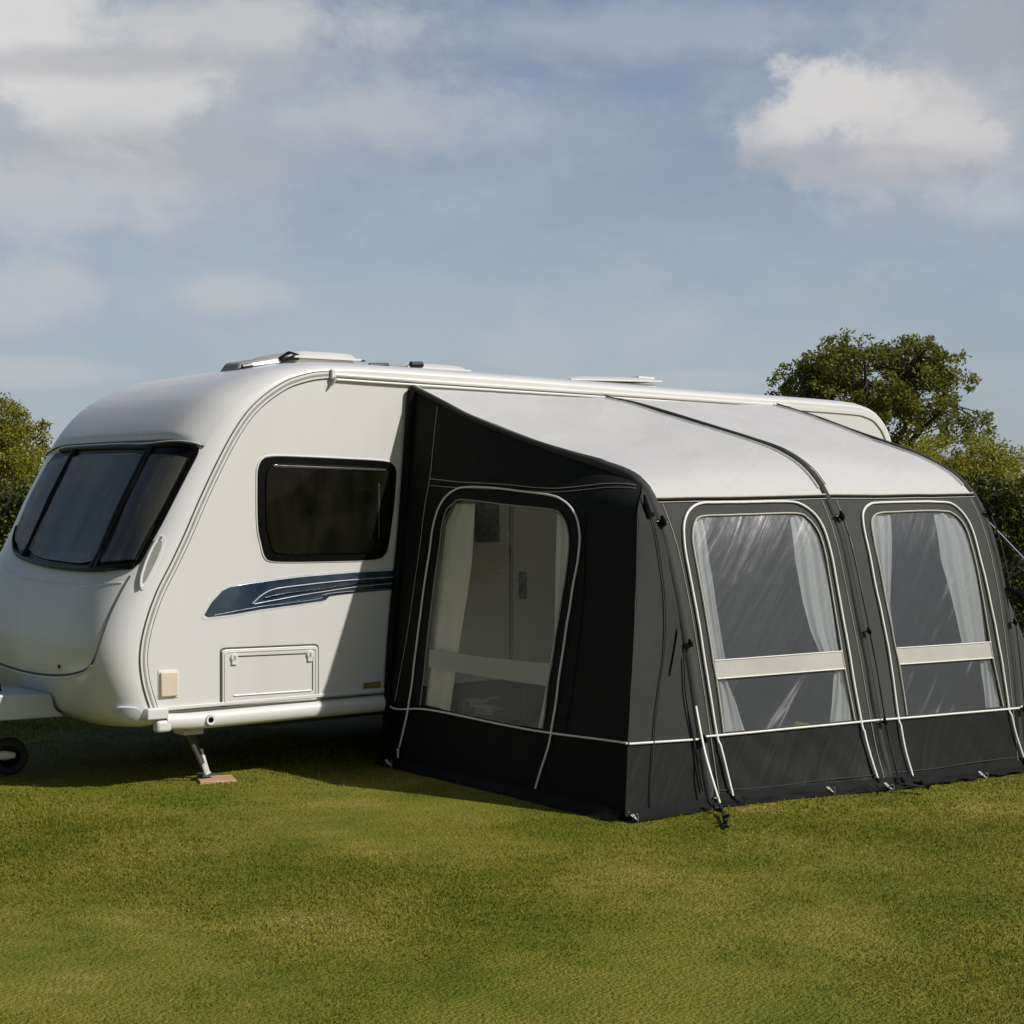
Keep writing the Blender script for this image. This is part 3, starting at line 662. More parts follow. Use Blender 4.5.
MB().box(5.64,6.16,.53,.545,2.722,2.732).build('lid_seal',M['rubber'],ra)
# slim front sun-light housing stretching forward
V=[(5.13,.50,2.56),(5.52,.50,2.64),(5.52,.85,2.65),(5.16,.85,2.58),(5.17,.53,2.660),(5.52,.53,2.733),(5.52,.82,2.735),(5.22,.82,2.680)]
q=MB().add(V,[(0,3,2,1),(4,5,6,7),(0,1,5,4),(1,2,6,5),(2,3,7,6),(3,0,4,7)]).build('sun_light_housing',M['greytrim'],van,bevel=.02)
MB().add([(x,y-.004,z+.01) for x,y,z in [(5.18,.495,2.62),(5.50,.495,2.67),(5.50,.505,2.70),(5.19,.505,2.64)]],[(0,1,2,3)]).build('housing_panel',M['plastic'],q)
MB().tube([(5.17,.49,2.632),(5.24,.49,2.646)],.016,8).build('vent_slot',M['rubber'],q)
MB().tube([(5.46,.50,2.69),(5.53,.495,2.725),(5.60,.50,2.72)],[.022,.032,.022],10).build('hinge_cover',M['rubber'],q)
rb=rooflight(6.55,7.05,.55,1.2,2.685,.065,.0)
MB().tube([(6.20,.54,2.70),(6.36,.54,2.71)],.016,8).build('vent_slot',M['rubber'],rb)
MB().tube([(6.54,.52,2.722),(6.64,.52,2.727)],.022,8).build('lid_hinge',M['rubber'],rb)
rooflight(8.12,9.04,.6,1.3,2.680,.055,.03)
MB().box(8.88,9.06,.65,1.1,2.745,2.765).build('lid_handle',M['rail'],van,bevel=.006)
# habitation door and windows that stand inside the awning
d=plate('habitation_door',rrect(7.05,7.68,.50,2.36,.06),0,.012,M['side'],van,.006)
MB().tube([(x,-.004,z) for x,z in rrect(7.03,7.70,.48,2.38,.07)+[rrect(7.03,7.70,.48,2.38,.07)[0]]],.006,6,cap=False).build('door_seal',M['gap'],d)
plate('door_window',rrect(7.02,7.2,1.55,1.78,.03),.010,.020,M['acrylic_side'],d,.004) if False else None
plate('door_window',rrect(7.22,7.52,1.86,2.24,.05),.010,.020,M['acrylic_side'],d,.004)
plate('door_handle',rrect(7.10,7.16,1.05,1.25,.02),.010,.035,M['rubber'],d,.006)
plate('side_vent',rrect(6.72,6.93,1.46,1.76,.01),0,.012,M['rubber'],van,.004)
w=plate('side_window',rrect(7.78,8.45,1.30,2.0,.08),0,.012,M['rubber'],van,.004)
plate('window_pane',rrect(7.82,8.41,1.34,1.96,.06),.010,.024,M['acrylic_side'],w,.008)
plate('service_hatch',rrect(8.5,8.95,.70,1.0,.03),0,.012,M['plastic'],van,.004)

# ---- wooden pad under the steady
pad=MB(); n=8
V=[];
for i in range(n+1):
    u=i/n; z=.022+.008*math.sin(u*3)
    for (a,b,zz) in ((0,0,0),(1,0,0),(1,0,1),(0,0,1)): pass
pad.add([(4.62,.03,-.006),(4.84,-.04,-.006),(4.90,.14,.0),(4.70,.24,.0),(4.62,.03,.016),(4.84,-.04,.012),(4.90,.14,.018),(4.70,.24,.018)],[(0,3,2,1),(4,5,6,7),(0,1,5,4),(1,2,6,5),(2,3,7,6),(3,0,4,7)])
tag(pad.build('wooden_pad',M['wood'],None,bevel=.006),'small brown wooden pad under the corner steady on the grass','wooden block')

# ================= AWNING =================
aw=empty('awning',(7.9,-1.2,0),'charcoal and pale grey inflatable awning with clear windows attached to the caravan','awning')
G=[surf(lambda u,s,j=j:bay(j,u,s),(-.1,-1,.6)) for j in (0,1)]
AMP=.007
def amped(g,amp):
    def h(a,b,o=0.0):
        return g(a,b,o+amp*cloth(g(a,b,0)))
    return h
FR=[amped(G[0],.008),amped(G[1],.008)]
PIPE=[[(0.104,2.890),(0.090,2.45),(0.074,1.986),(0.068,1.791),(0.069,1.571),(0.070,1.401),(0.073,1.271),(0.088,1.189),(0.117,1.120),(0.170,1.065),(0.241,1.036),(0.349,1.033),(0.515,1.034),(0.744,1.036),(0.818,1.052),(0.872,1.100),(0.896,1.176),(0.900,1.315),(0.896,1.481),(0.892,1.654),(0.888,1.832),(0.892,2.048),(0.897,2.50),(0.906,2.85)],
 [(0.130,2.880),(0.124,2.50),(0.126,2.05),(0.133,1.728),(0.132,1.529),(0.132,1.384),(0.140,1.210),(0.158,1.130),(0.186,1.088),(0.237,1.058),(0.310,1.048),(0.545,1.049),(0.740,1.052),(0.807,1.070),(0.846,1.120),(0.864,1.194),(0.868,1.326),(0.876,1.494),(0.891,1.691),(0.913,1.950),(0.940,2.40),(0.985,2.82)]]
PANE=[[(0.114,1.992),(0.116,1.774),(0.114,1.695),(0.116,1.518),(0.119,1.356),(0.127,1.235),(0.142,1.173),(0.174,1.122),(0.225,1.094),(0.376,1.090),(0.570,1.089),(0.776,1.092),(0.828,1.119),(0.860,1.175),(0.868,1.260),(0.864,1.399),(0.857,1.553),(0.850,1.694),(0.850,1.796),(0.858,1.990)],
 [(0.190,1.990),(0.188,1.773),(0.183,1.697),(0.182,1.518),(0.185,1.339),(0.191,1.230),(0.205,1.155),(0.235,1.118),(0.290,1.098),(0.402,1.095),(0.700,1.096),(0.775,1.110),(0.822,1.165),(0.834,1.26),(0.834,1.45),(0.836,1.676),(0.842,1.775),(0.880,1.988)]]
BAND=[((.121,.850),1.700,1.774),((.188,.840),1.703,1.773)]
CL=[([(.150,1.11),(.118,1.30),(.116,1.55),(.116,1.70)],[(.235,1.104),(.205,1.283),(.195,1.493),(.198,1.700)]),([(.22,1.11),(.190,1.30),(.184,1.52),(.186,1.70)],[(.363,1.105),(.290,1.295),(.215,1.515),(.195,1.70)])]
CR=[([(.738,1.10),(.701,1.300),(.693,1.473),(.706,1.60),(.741,1.70)],[(.82,1.10),(.870,1.25),(.862,1.473),(.852,1.644),(.850,1.70)]),([(.662,1.10),(.621,1.328),(.642,1.509),(.668,1.70)],[(.80,1.10),(.838,1.25),(.836,1.5),(.838,1.70)])]
CLb=[([(.116,1.775),(.114,1.990)],[(.180,1.775),(.245,1.990)]),None]
CRb=[([(.803,1.775),(.731,1.990)],[(.852,1.775),(.858,1.990)]),([(.775,1.775),(.782,1.990)],[(.842,1.775),(.880,1.990)])]
def seam(name,g,pts,off,r,m,parent,flat=1): return MB().tube(onsurf(g,pts,off,6),r,6,flat=flat).build(name,m,parent)
for j in (0,1):
    g=FR[j]
    # roof
    V,F=grid(amped(G[j],.010),0,1,0,1.0,40,44); mesh('roof_panel',V,F,M['roof_fab'],aw)
    # front with window opening
    outer=[(0,1),(1,1),(1,2),(0,2)]
    V,F=ring_panel(g,(.48,1.5),outer,PANE[j],14,200); mesh('front_panel',V,F,M['charcoal'],aw)
    V,F=grid(amped(G[j],.016),0,1,2.0,2.93,60,18); mesh('mud_skirt',V,F,M['skirt'],aw)
    # draught flap lying out on the grass
    def fl(u,b,o=0,j=j):
        p=bay(j,u,2.93 if b<=0 else 3.0); w=noise.noise(Vector((p[0]*5,2,0)))
        return (p[0],p[1]-b*(.05+.03*w),max(gz(p[0],p[1]),p[2])+.035*(1-b)+.012*noise.noise(Vector((p[0]*9,b*3,4)))+.004)
    V,F=grid(fl,0,1,0,1,60,5); mesh('ground_flap',V,F,M['black_fab'],aw)
    seam('skirt_piping',g,[(0,2),(.25,2.004),(.5,2.002),(.75,2.003),(1,2)],.010,.0065,M['piping'],aw)
    seam('skirt_seam',g,[(0,2.78),(.3,2.80),(.6,2.785),(1,2.79)],.004,.003,M['charcoal'],aw)
    seam('eave_seam',g,[(0,1.004),(.5,1.006),(1,1.004)],.008,.006,M['piping2'],aw)
    seam('eave_seam',g,[(0,1.014),(.5,1.016),(1,1.014)],.006,.006,M['black_fab'],aw)
    seam('eave_seam',g,[(0,1.024),(.5,1.026),(1,1.024)],.006,.003,M['piping2'],aw)
    zp=MB().tube([g(a,b,.010+(.01 if b>2.1 else 0)) for a,b in catmull(PIPE[j],8)],.0078,8).build('zip_piping',M['piping'],aw)
    for e in (0,-1):
        q=PIPE[j][e]; p=Vector(g(q[0],q[1]-.02,.02)); MB().tube([p,p+Vector((.004,-.004,-.05))],[.010,.006],8).build('zip_pull',M['rubber'],zp)
    # pane
    V,F=disc_panel(amped(G[j],.005),(.48,1.5),PANE[j],24,-.004,None,150); pn=mesh('window_pane',V,F,M['vinyl'],aw)
    MB().tube([g(a,b,.006) for a,b in catmull(PANE[j],6)],.006,6).build('window_piping',M['piping2'],pn)
    (u0,u1),s0,s1=BAND[j]
    V,F=grid(g,u0,u1,s0,s1,24,5,.007); mesh('window_band',V,F,M['band'],pn)
    mb=MB(); 
    for s in (s0,s1): mb.tube([g(u0+(u1-u0)*k/20,s,.009) for k in range(21)],.004,6)
    mb.build('band_hem',M['piping'],pn)
    cf=lambda i,k: -.018-.008*math.sin(k*11+i*2.0)-.004*math.sin(k*27+i*7)
    for A,B in [x for x in (CL[j],CR[j],CLb[j],CRb[j]) if x]:
        V,F=strip(G[j],A,B,30,18,cf); mesh('curtain',V,F,M['curtain'],pn)
    # sleeve stitching beside the ribs
    for u in (.045,.955): seam('sleeve_seam',g,[(u,1.03),(u,1.5),(u,2.0),(u,2.5),(u,2.9)],.003,.0022,M['piping2'],aw)
# air beams
for i in range(3):
    R=RIBS[i]; c=CUT[i]; P_=[];rr=[]
    n=90
    for k in range(n+1):
        d=R.L*k/n; p=R.at(d)
        f=min(1,max(0,(d-c[1]*.55)/(c[1]*.45))); 
        FR_=.042 if i==0 else .034
        r=.017+(FR_-.017)*f if d<c[1] else FR_
        if d>R.L-.1: r=FR_-.02*(d-R.L+.1)/.1
        P_.append((p[0],p[1]+.022*f,p[2]+(.006 if d<c[1]*.8 else 0))); rr.append(r)
    bm_=MB().tube(P_,rr,14).build('air_beam',M['beam'],aw)
    a=MB()
    off=.9 if i==0 else 1
    P2=[(p[0]-.012,p[1],p[2]+rr[k]*.92) if False else p for k,p in enumerate(P_)]
    # white edge piping where roof meets beam
    e=[]
    for k in range(0,60,2):
        d=c[1]*k/60*1.0; p=R.at(d); s=d/c[1]
        if i<2: q=FR[i](.022+.008*s,s,.010); e.append(q)
        else: q=FR[1](.975-.006*s,s,.010); e.append(q)
    MB().tube(e,.0055,6).build('beam_piping',M['piping'],bm_)
    if i==1: 
        MB().tube([FR[0](.972,.02+.96*k/30,.008) for k in range(31)],.005,6).build('beam_piping',M['piping'],bm_)
    # toggles: shoulder, mid, at skirt line
    for s,sc in ((1.11,.7),(1.62,.5),(2.02,.5)):
        p=Vector(rib(i,s)); q=p+Vector((-.02 if i==0 else .012,-.032,0))
        t=MB(); t.tube([q+Vector((0,0,.05*sc)),q+Vector((0,-.012,.0)),q+Vector((.01,-.012,-.035*sc))],[.010*sc,.030*sc,.016*sc],10)
        t.tube([q+Vector((-.05*sc,.012,.0)),q+Vector((.05*sc,-.008,-.006))],.010*sc,8)
        t.build('toggle',M['rubber'],bm_)
    # black line along the beam, standing in for its right-edge shadow
    pts=[]
    for k in range(25):
        s=1.12+(2.9-1.12)*k/24; p=rib(i,s); pts.append((p[0]+(.022 if i else -.030),p[1]-.040,p[2]))
    if i: MB().tube(pts,.0045,6).build('beam_edge_shadow',M['cord'],bm_)
# near side panel
SD=amped(surf(side,(-1,0,.1)),.012)
PIPE0=[(0.079,0.053),(0.092,0.10),(0.107,0.170),(0.125,0.341),(0.145,0.567),(0.160,0.673),(0.195,0.740),(0.251,0.785),(0.315,0.807),(0.446,0.829),(0.640,0.843),(0.715,0.832),(0.765,0.797),(0.786,0.741),(0.784,0.670),(0.768,0.564),(0.751,0.406),(0.723,0.178),(0.692,0.080),(0.674,0.030)]
PANE0=[(0.157,0.176),(0.168,0.308),(0.182,0.522),(0.200,0.690),(0.242,0.744),(0.300,0.768),(0.517,0.792),(0.668,0.802),(0.715,0.784),(0.740,0.738),(0.740,0.650),(0.723,0.507),(0.709,0.384),(0.687,0.192),(.541,.185),(.286,.180)]
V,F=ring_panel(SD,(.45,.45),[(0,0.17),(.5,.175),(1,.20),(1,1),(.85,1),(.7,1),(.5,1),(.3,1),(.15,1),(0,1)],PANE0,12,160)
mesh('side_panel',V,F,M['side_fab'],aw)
def sk0(a,b,o=0.0): return SD(a,b*(.17+.03*a),o)
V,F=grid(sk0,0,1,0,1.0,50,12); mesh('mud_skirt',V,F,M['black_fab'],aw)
V=[];
for k in range(61):
    a=k/60; p=side(a,0); w=noise.noise(Vector((p[1]*5,1,0)))
    for b in range(4): V.append((p[0]-.03-b/3*(.05+.03*w),p[1],.055*(1-b/3)**1.5+.008+.01*noise.noise(Vector((p[1]*9,b,3)))))
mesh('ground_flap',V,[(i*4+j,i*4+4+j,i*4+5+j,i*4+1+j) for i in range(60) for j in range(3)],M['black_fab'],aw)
seam('skirt_piping',SD,[(0.0,0.162),(0.044,0.150),(0.163,0.167),(0.286,0.175),(0.541,0.180),(0.705,0.185),(1.0,0.20)],.010,.0062,M['piping'],aw)
zp=MB().tube([SD(a,b,.012) for a,b in catmull(PIPE0,8)],.0062,8).build('zip_piping',M['piping'],aw)
p=Vector(SD(.079,.05,.02)); MB().tube([p,p+Vector((-.004,-.004,-.06))],[.009,.006],8).build('zip_pull',M['plastic'],zp)
seam('panel_seam',SD,[(0.120,0.783),(0.441,0.842),(0.691,0.872),(0.97,0.94)],.004,.0025,M['piping2'],aw)
seam('panel_seam',SD,[(0.120,0.765),(0.441,0.827),(0.691,0.860),(0.97,0.92)],.004,.002,M['piping2'],aw)
seam('panel_seam',SD,[(0.128,0.985),(0.118,0.783),(0.106,0.695),(0.076,0.392),(0.035,0.17)],.004,.0022,M['piping2'],aw)
seam('panel_seam',SD,[(.80,.80),(.81,.6),(.80,.4),(.775,.2)],.003,.002,M['black_fab'],aw)
V,F=disc_panel(amped(surf(side,(-1,0,.1)),.006),(.45,.45),PANE0,22,-.004,None,150); pn=mesh('window_pane',V,F,M['vinyl_side'],aw)
MB().tube([SD(a,b,.006) for a,b in catmull(PANE0[:14],6)],.0045,6).build('window_piping',M['greytrim'],pn)
SS=surf(side,(-1,0,.1))
V,F=strip(SD,[(.186,.332),(.45,.352),(.712,.374)],[(.184,.284),(.45,.298),(.700,.310)],24,5,.006); mesh('window_band',V,F,M['band'],pn)
for A,B in (([(.24,.745),(.20,.68),(.182,.5),(.165,.27),(.158,.18)],[(.330,.765),(.334,.60),(.322,.50),(.300,.36),(.277,.18)]),([(.675,.80),(.678,.66),(.690,.45),(.665,.26),(.652,.19)],[(.71,.79),(.738,.70),(.722,.45),(.70,.28),(.686,.195)])):
    V,F=strip(SS,A,B,30,16,lambda i,k:-.026-.010*math.sin(k*11+i*2)); mesh('curtain',V,F,M['curtain_side'],pn)
V=[(5.97+i*.04,-.055+.018*cloth((i*.1,0,z*2)),z) for i in range(101) for z in (-.08,.02,.12,.22,.32,.40,.50)]
mesh('draught_skirt',V,[(i*7+j,i*7+7+j,i*7+8+j,i*7+1+j) for i in range(100) for j in range(6)],M['black_fab'],aw)
for pts in ([(6.165,-.03,2.49),(6.09,-.03,1.6),(6.0,-.03,.8),(5.955,-.03,.02)],[(9.80,-.03,2.50),(9.86,-.03,1.6),(9.92,-.03,.8),(9.95,-.03,-.05)]):
    MB().tube(catmull(pts,8),.030,10).build('wall_seal',M['black_fab'],aw)
# dark flap against the caravan wall, and below the van floor
def wf(a,b,o=0.0):
    top=(6.165,-.010,2.50); bot=(5.93,-.02,.0); p=vlerp(bot,top,b)
    w=.09+.01*math.sin(b*9)
    return (p[0]-.005-.03*a*(1-b)+.0,p[1]-.015-.05*math.sin(a*3.1)-.17*a*0,p[2])
# front corner gore (near) and its mirror at the far end
GO=amped(surf(gore,(-.4,-1,.2)),.008)
V,F=grid(lambda a,b,o=0:GO(a,b,o),0,1,.2,1,16,50); mesh('corner_panel',V,F,M['gore'],aw)
V,F=grid(lambda a,b,o=0:GO(a,b,o),0,1,.0,.2,20,14); mesh('mud_skirt',V,F,M['skirt'],aw)
seam('skirt_piping',GO,[(0,.199),(.5,.198),(1,.197)],.010,.0065,M['piping'],aw)
V=[]
for k in range(21):
    p=gore(k/20,0); w=noise.noise(Vector((p[0]*5,2,0)))
    for b in range(4): V.append((p[0],p[1]-.03-b/3*(.05+.03*w),.05*(1-b/3)**1.5+.008))
mesh('ground_flap',V,[(i*4+j,i*4+4+j,i*4+5+j,i*4+1+j) for i in range(20) for j in range(3)],M['black_fab'],aw)
MB().tube([GO(a,b,.014) for a,b in catmull([(.25,.90),(.55,.80),(.62,.62),(.55,.47),(.40,.33),(.32,.2),(.27,.08),(.27,.02)],8)],.0045,6).build('storm_cord',M['cord'],aw)
MB().tube([GO(a,b,.016) for a,b in catmull([(.88,.46),(.82,.33),(.86,.2),(.90,.05)],8)],.0055,6).build('storm_cord',M['cord'],aw)
V,F=strip(GO,[(.84,.53),(.74,.47),(.64,.41),(.60,.385)],[(.88,.51),(.83,.44),(.74,.40),(.62,.385)],12,4,.016); mesh('storm_strap_tab',V,F,M['cord'],aw)
mb=MB(); p=Vector(GO(.25,.86,.012)); mb.tube([p+Vector((-.01,0,.07)),p+Vector((.0,-.006,.0)),p+Vector((.012,-.01,-.05)),p+Vector((.05,-.015,-.045))],[.006,.018,.028,.012],8); mb.build('beam_clip',M['rubber'],aw)
# white strap from near beam foot to the ground
MB().tube(catmull([tuple(Vector(rib(0,1.87))+Vector((-.055,-.045,0))),tuple(Vector(rib(0,2.1))+Vector((-.05,-.055,0))),(6.50,-2.50,.2),(6.53,-2.54,.04)],8),.0075,8,flat=.5).build('peg_strap',M['piping'],aw)
# far end wall (mirror side), seen through the windows
def farside(a,b):
    R=RIBS[2]; L2=zcut(R,1.90); top=R.at(L2*a); bot=vlerp((9.95,-.012,-.05),(10.05,-2.56,-.08),a); return vlerp(bot,top,b)
V,F=grid(amped(surf(farside,(1,0,.1)),.010),0,1,0,1,30,30); mesh('side_panel',V,F,M['charcoal'],aw)
def fargore(a,b):
    R=RIBS[2]; L2=zcut(R,1.90); t=1-b; p=R.at(L2+(R.L-L2)*t); q=vlerp(R.at(L2),(10.05,-2.56,-.08),t); return vlerp(p,q,a)
FG=amped(surf(fargore,(.4,-1,.2)),.008)
V,F=grid(lambda a,b,o=0:FG(a,b,o),0,1,.2,1,12,40); mesh('corner_panel',V,F,M['charcoal'],aw)
V,F=grid(lambda a,b,o=0:FG(a,b,o),0,1,0,.2,12,10); mesh('mud_skirt',V,F,M['skirt'],aw)
seam('skirt_piping',FG,[(0,.199),(.5,.198),(1,.197)],.010,.0065,M['piping'],aw)
# groundsheet inside
V=[(6.0,-.02,.012),(9.9,-.02,-.06),(9.9,-2.45,-.06),(6.0,-2.38,.012)]
V=[(5.99+i*.39,-.02-j*.235,gz(5.99+i*.39,0)+.014) for i in range(11) for j in range(11)]
mesh('groundsheet',V,[(i*11+j,i*11+j+1,(i+1)*11+j+1,(i+1)*11+j) for i in range(10) for j in range(10)],M['sheet'],aw)
# guy line from the far shoulder
MB().tube(catmull([(9.47,-2.24,1.62),(9.85,-2.62,1.02),(10.4,-3.15,.0)],8),.005,6).build('guy_line',M['guy'],aw)
MB().tube([(9.44,-2.42,1.16),(9.50,-2.50,1.10),(9.53,-2.50,1.02)],[.012,.03,.012],8).build('guy_tensioner',M['rubber'],aw)

# ================= PEGS =================
def peg(x,y,white,label,big=False):
    z=gz(x,y)
    e=empty('tent_peg',(x,y,z),label,'tent peg','pegs holding down the awning edge')
    MB().tube([(x+.01,y-.01,z-.10),(x,y-.02,z+.035),(x-.004,y-.024,z+.048),(x+.006,y-.010,z+.052),(x+.012,y+.004,z+.045)],.0032,8).build('shaft',M['steel'] if white else M['cord'],e)
    m=MB().tube([(x-.008,y+.045,z+.055),(x-.005,y+.02,z+.035),(x+.002,y-.01,z+.02),(x+.010,y+.02,z+.035),(x+.004,y+.045,z+.055)],.0035,6,flat=.5).build('loop',M['piping'] if white else M['cord'],e)
    return e
peg(5.86,-.22,True,'white looped peg at the awning base nearest the caravan wall')
peg(5.83,-1.02,False,'black peg midway along the awning side base in shadow')
peg(5.86,-1.62,False,'black peg below the right zip of the awning side window')
peg(5.90,-2.52,True,'white peg at the outer front corner of the awning')
peg(6.72,-2.53,False,'black peg at the left zip end of the first front window')
peg(7.42,-2.60,True,'white peg below the middle of the first front window')
peg(7.70,-2.70,False,'black peg at the right zip end of the first front window')
peg(7.82,-2.72,True,'white peg below the centre beam of the awning')
peg(8.80,-2.70,True,'white peg below the middle of the second front window')
peg(9.35,-2.74,False,'black peg under the far beam of the awning')
def ratchet(pts,label):
    x,y,z=pts[-1]
    e=empty('storm_strap',(x,y,gz(x,y)),label,'strap','storm straps lying on the grass by the awning')
    MB().tube(catmull(pts,6),.014,6,flat=.4).build('webbing',M['cord'],e)
    m=MB(); 
    for k in range(7):
        p=Vector(pts[0]).lerp(Vector(pts[-1]),k/6); q=Vector((random.uniform(-.02,.02),random.uniform(-.02,.02),random.uniform(0,.02)))
        m.tube([p+q,p+q+Vector((random.uniform(-.04,.04),random.uniform(-.04,.04),random.uniform(-.005,.03)))],[.014,.008],6)
    m.build('buckle',M['rubber'],e)
ratchet([(6.48,-2.56,.06),(6.42,-2.66,.03),(6.30,-2.80,.025),(6.16,-2.94,.012)],'crumpled black strap trailing from the near beam foot onto the grass')
ratchet([(7.86,-2.72,.03),(7.90,-2.80,.03),(7.98,-2.88,.012)],'short black strap and buckle on the grass by the centre beam')

# ================= VEGETATION =================
def at(px,depth,z=0.0):
    """a point at a given distance along the view axis and sideways offset in metres"""
    l=px*depth; return Vector((CAM.x+math.sin(TH)*depth+math.cos(TH)*l,CAM.y+math.cos(TH)*depth-math.sin(TH)*l,z))
def leafmesh(name,C,R,per,size,m,parent,flat=.8):
    C=np.asarray(C);R=np.asarray(R); n=len(C)*per
    c=np.repeat(C,per,0); r=np.repeat(R,per)
    d=rng.normal(size=(n,3)); d/=np.linalg.norm(d,axis=1)[:,None]
    p=c+d*(r*rng.random(n)**.45)[:,None]*np.array([1,1,flat])
    a=rng.normal(size=(n,3)); a/=np.linalg.norm(a,axis=1)[:,None]
    b=np.cross(a,rng.normal(size=(n,3))); b/=np.linalg.norm(b,axis=1)[:,None]
    s=size*(.6+.8*rng.random(n))[:,None]
    v=np.stack([p-a*s,p+b*s*.5,p+a*s,p-b*s*.5],1).astype(np.float32)
    me=bpy.data.meshes.new(name); me.vertices.add(n*4); me.vertices.foreach_set('co',v.reshape(-1))
    me.loops.add(n*4); me.loops.foreach_set('vertex_index',np.arange(n*4,dtype=np.int32))
    me.polygons.add(n); me.polygons.foreach_set('loop_start',(np.arange(n)*4).astype(np.int32))
    me.update(calc_edges=True); me.materials.append(m)
    o=bpy.data.objects.new(name,me); COL.objects.link(o); o.parent=parent; o.matrix_parent_inverse=Matrix.Translation(-world_loc(parent)); return o
def tree(base,blobs,ncl,per,lr,size,m,label,trunk_r=.16,seed=1,name='tree',nb=70,low=.5,airy=False):
    """blobs: list of (centre Vector, (rx,ry,rz), weight) – crown built of leaf clumps on a limb skeleton"""
    rd=random.Random(seed); e=empty(name,base,label,'tree' if name=='tree' else 'shrub')
    C=[];R=[]
    tot=sum(b[2] for b in blobs)
    for c,(rx,ry,rz),w in blobs:
        k=0
        while k<int(ncl*w/tot):
            d=Vector((rd.gauss(0,1),rd.gauss(0,1),rd.gauss(0,1))).normalized()
            rr=rd.random()**.42
            q=c+Vector((d.x*rx,d.y*ry,d.z*rz))*rr*(1+.22*noise.noise(d*2.2+c))
            if noise.noise(q*1.9+Vector((seed*3,0,0)))<(-.12 if airy else -.30): continue
            if q.z<base.z+low*.4: continue
            C.append(tuple(q)); R.append(rd.uniform(lr*.6,lr*1.35)); k+=1
    leafmesh('crown',C,R,per,size,m,e)
    mb=MB(); cz=sum(c[2] for c in C)/len(C)
    cx=sum(c[0] for c in C)/len(C);cy=sum(c[1] for c in C)/len(C)
    fork=Vector((base.x*.6+cx*.4,base.y*.6+cy*.4,base.z+(cz-base.z)*.45))
    mb.tube([base-Vector((0,0,.1)),base.lerp(fork,.5)+Vector((.05,-.04,0)),fork],[trunk_r*1.3,trunk_r,trunk_r*.8],10)
    mains=[]
    for k in range(9):
        t=Vector(C[rd.randrange(len(C))]); mid=fork.lerp(t,.5)+Vector((rd.uniform(-.2,.2),rd.uniform(-.2,.2),rd.uniform(0,.25)))
        pts=catmull([tuple(fork),tuple(mid),tuple(t)],4); mb.tube(pts,[trunk_r*.55*(1-.85*i/(len(pts)-1)) for i in range(len(pts))],7); mains+= [Vector(p) for p in pts[2:]]
    for k in range(nb):
        t=Vector(C[rd.randrange(len(C))]); s=min(mains,key=lambda p:(p-t).length)
        mid=s.lerp(t,.5)+Vector((rd.uniform(-.12,.12),rd.uniform(-.12,.12),rd.uniform(-.02,.12)))
        mb.tube([s,mid,t,t+(t-mid).normalized()*lr*rd.uniform(.6,1.3)],[.022,.014,.009,.004],5)
    mb.build('trunk',M['bark'],e,sharp=80)
    return e
b=at(.218,34); c=at(.222,34,3.95)
tree(b,[(at(.222,34,3.9),(1.95,2.1,1.25),5),(at(.248,34,4.5),(1.1,1.4,.9),2),(at(.190,34.2,4.1),(1.1,1.2,.85),1.6),(at(.205,33.8,4.75),(.9,.9,.65),1.0),(at(.242,34,3.2),(2.1,2.0,.9),2.2)],620,70,.20,.042,M['leaf_oak'],'tall olive green tree with a broad open crown above the far end of the awning',.2,3,nb=160,airy=True)
b=at(.28,31)
tree(b,[(at(.275,31,2.2),(1.35,1.3,1.05),4),(at(.25,31,1.9),(1.2,1.2,1.0),3),(at(.295,31,1.9),(.75,.9,.95),2)],330,130,.28,.032,M['leaf_bush'],'dense yellow green bush in front of the taller tree, above the hedge',.12,5,'shrub',60)
b=at(.325,33)
tree(b,[(at(.322,33,1.9),(.8,.8,1.4),3),(at(.345,33,2.0),(1.0,.9,1.2),2)],60,40,.26,.035,M['leaf_left'],'sparse twiggy shrub with few leaves at the right end of the hedge',.07,8,'shrub',150)
b=at(-.33,30)
tree(b,[(at(-.326,30,2.60),(1.2,1.3,1.1),4),(at(-.36,30,2.5),(1.3,1.3,1.0),2),(at(-.31,30,1.8),(.9,1.0,.9),2)],430,130,.26,.034,M['leaf_left'],'rounded yellow green tree above the hedge behind the front of the caravan',.14,9,nb=80)
# hedge
he=empty('hedge',at(0,19.6),'long clipped dark green hedge running behind the caravan and awning','hedge')
hv=[];hf=[];nx_,nz_=120,10
a0,a1=-15.0,15.5
def hp(l,dd,z):
    return (CAM.x+math.sin(TH)*(19.4+dd)+math.cos(TH)*l,CAM.y+math.cos(TH)*(19.4+dd)-math.sin(TH)*l,z)
def hz(l): return 2.06+.05*noise.noise(Vector((l*.9,0,7)))
sect=[(0.12,-.15),(.06,.5),(.05,1.0),(.08,1.5),(.15,1.8),(.30,1.90),(.8,1.9),(1.1,1.8),(1.2,1.0),(1.2,-.15)]
for i in range(nx_+1):
    l=a0+(a1-a0)*i/nx_
    for dd,z in sect:
        w=.08*noise.noise(Vector((l*1.3,dd*2,z*1.5))); hv.append(hp(l,dd+w,(z-.06)*hz(l)/1.98))
k=len(sect); hf=[(i*k+j,(i+1)*k+j,(i+1)*k+j+1,i*k+j+1) for i in range(nx_) for j in range(k-1)]
M['hedgecore']=mat('hedge_twigs',(.018,.022,.007),.9,nscale=8,ncol=(.03,.028,.012))
mesh('branches',hv,hf,M['hedgecore'],he)
C=[];R=[]
for i in range(3800):
    l=random.uniform(a0,a1); u=random.random()
    if u<.68: dd,z=random.uniform(-.02,.10),random.uniform(.05,1.86)
    else: dd,z=random.uniform(.05,1.1),random.uniform(1.80,1.92)
    dd+=.10*noise.noise(Vector((l*1.3,0,z*1.5)))
    C.append(hp(l,dd,z*hz(l)/1.98)); R.append(random.uniform(.10,.20))
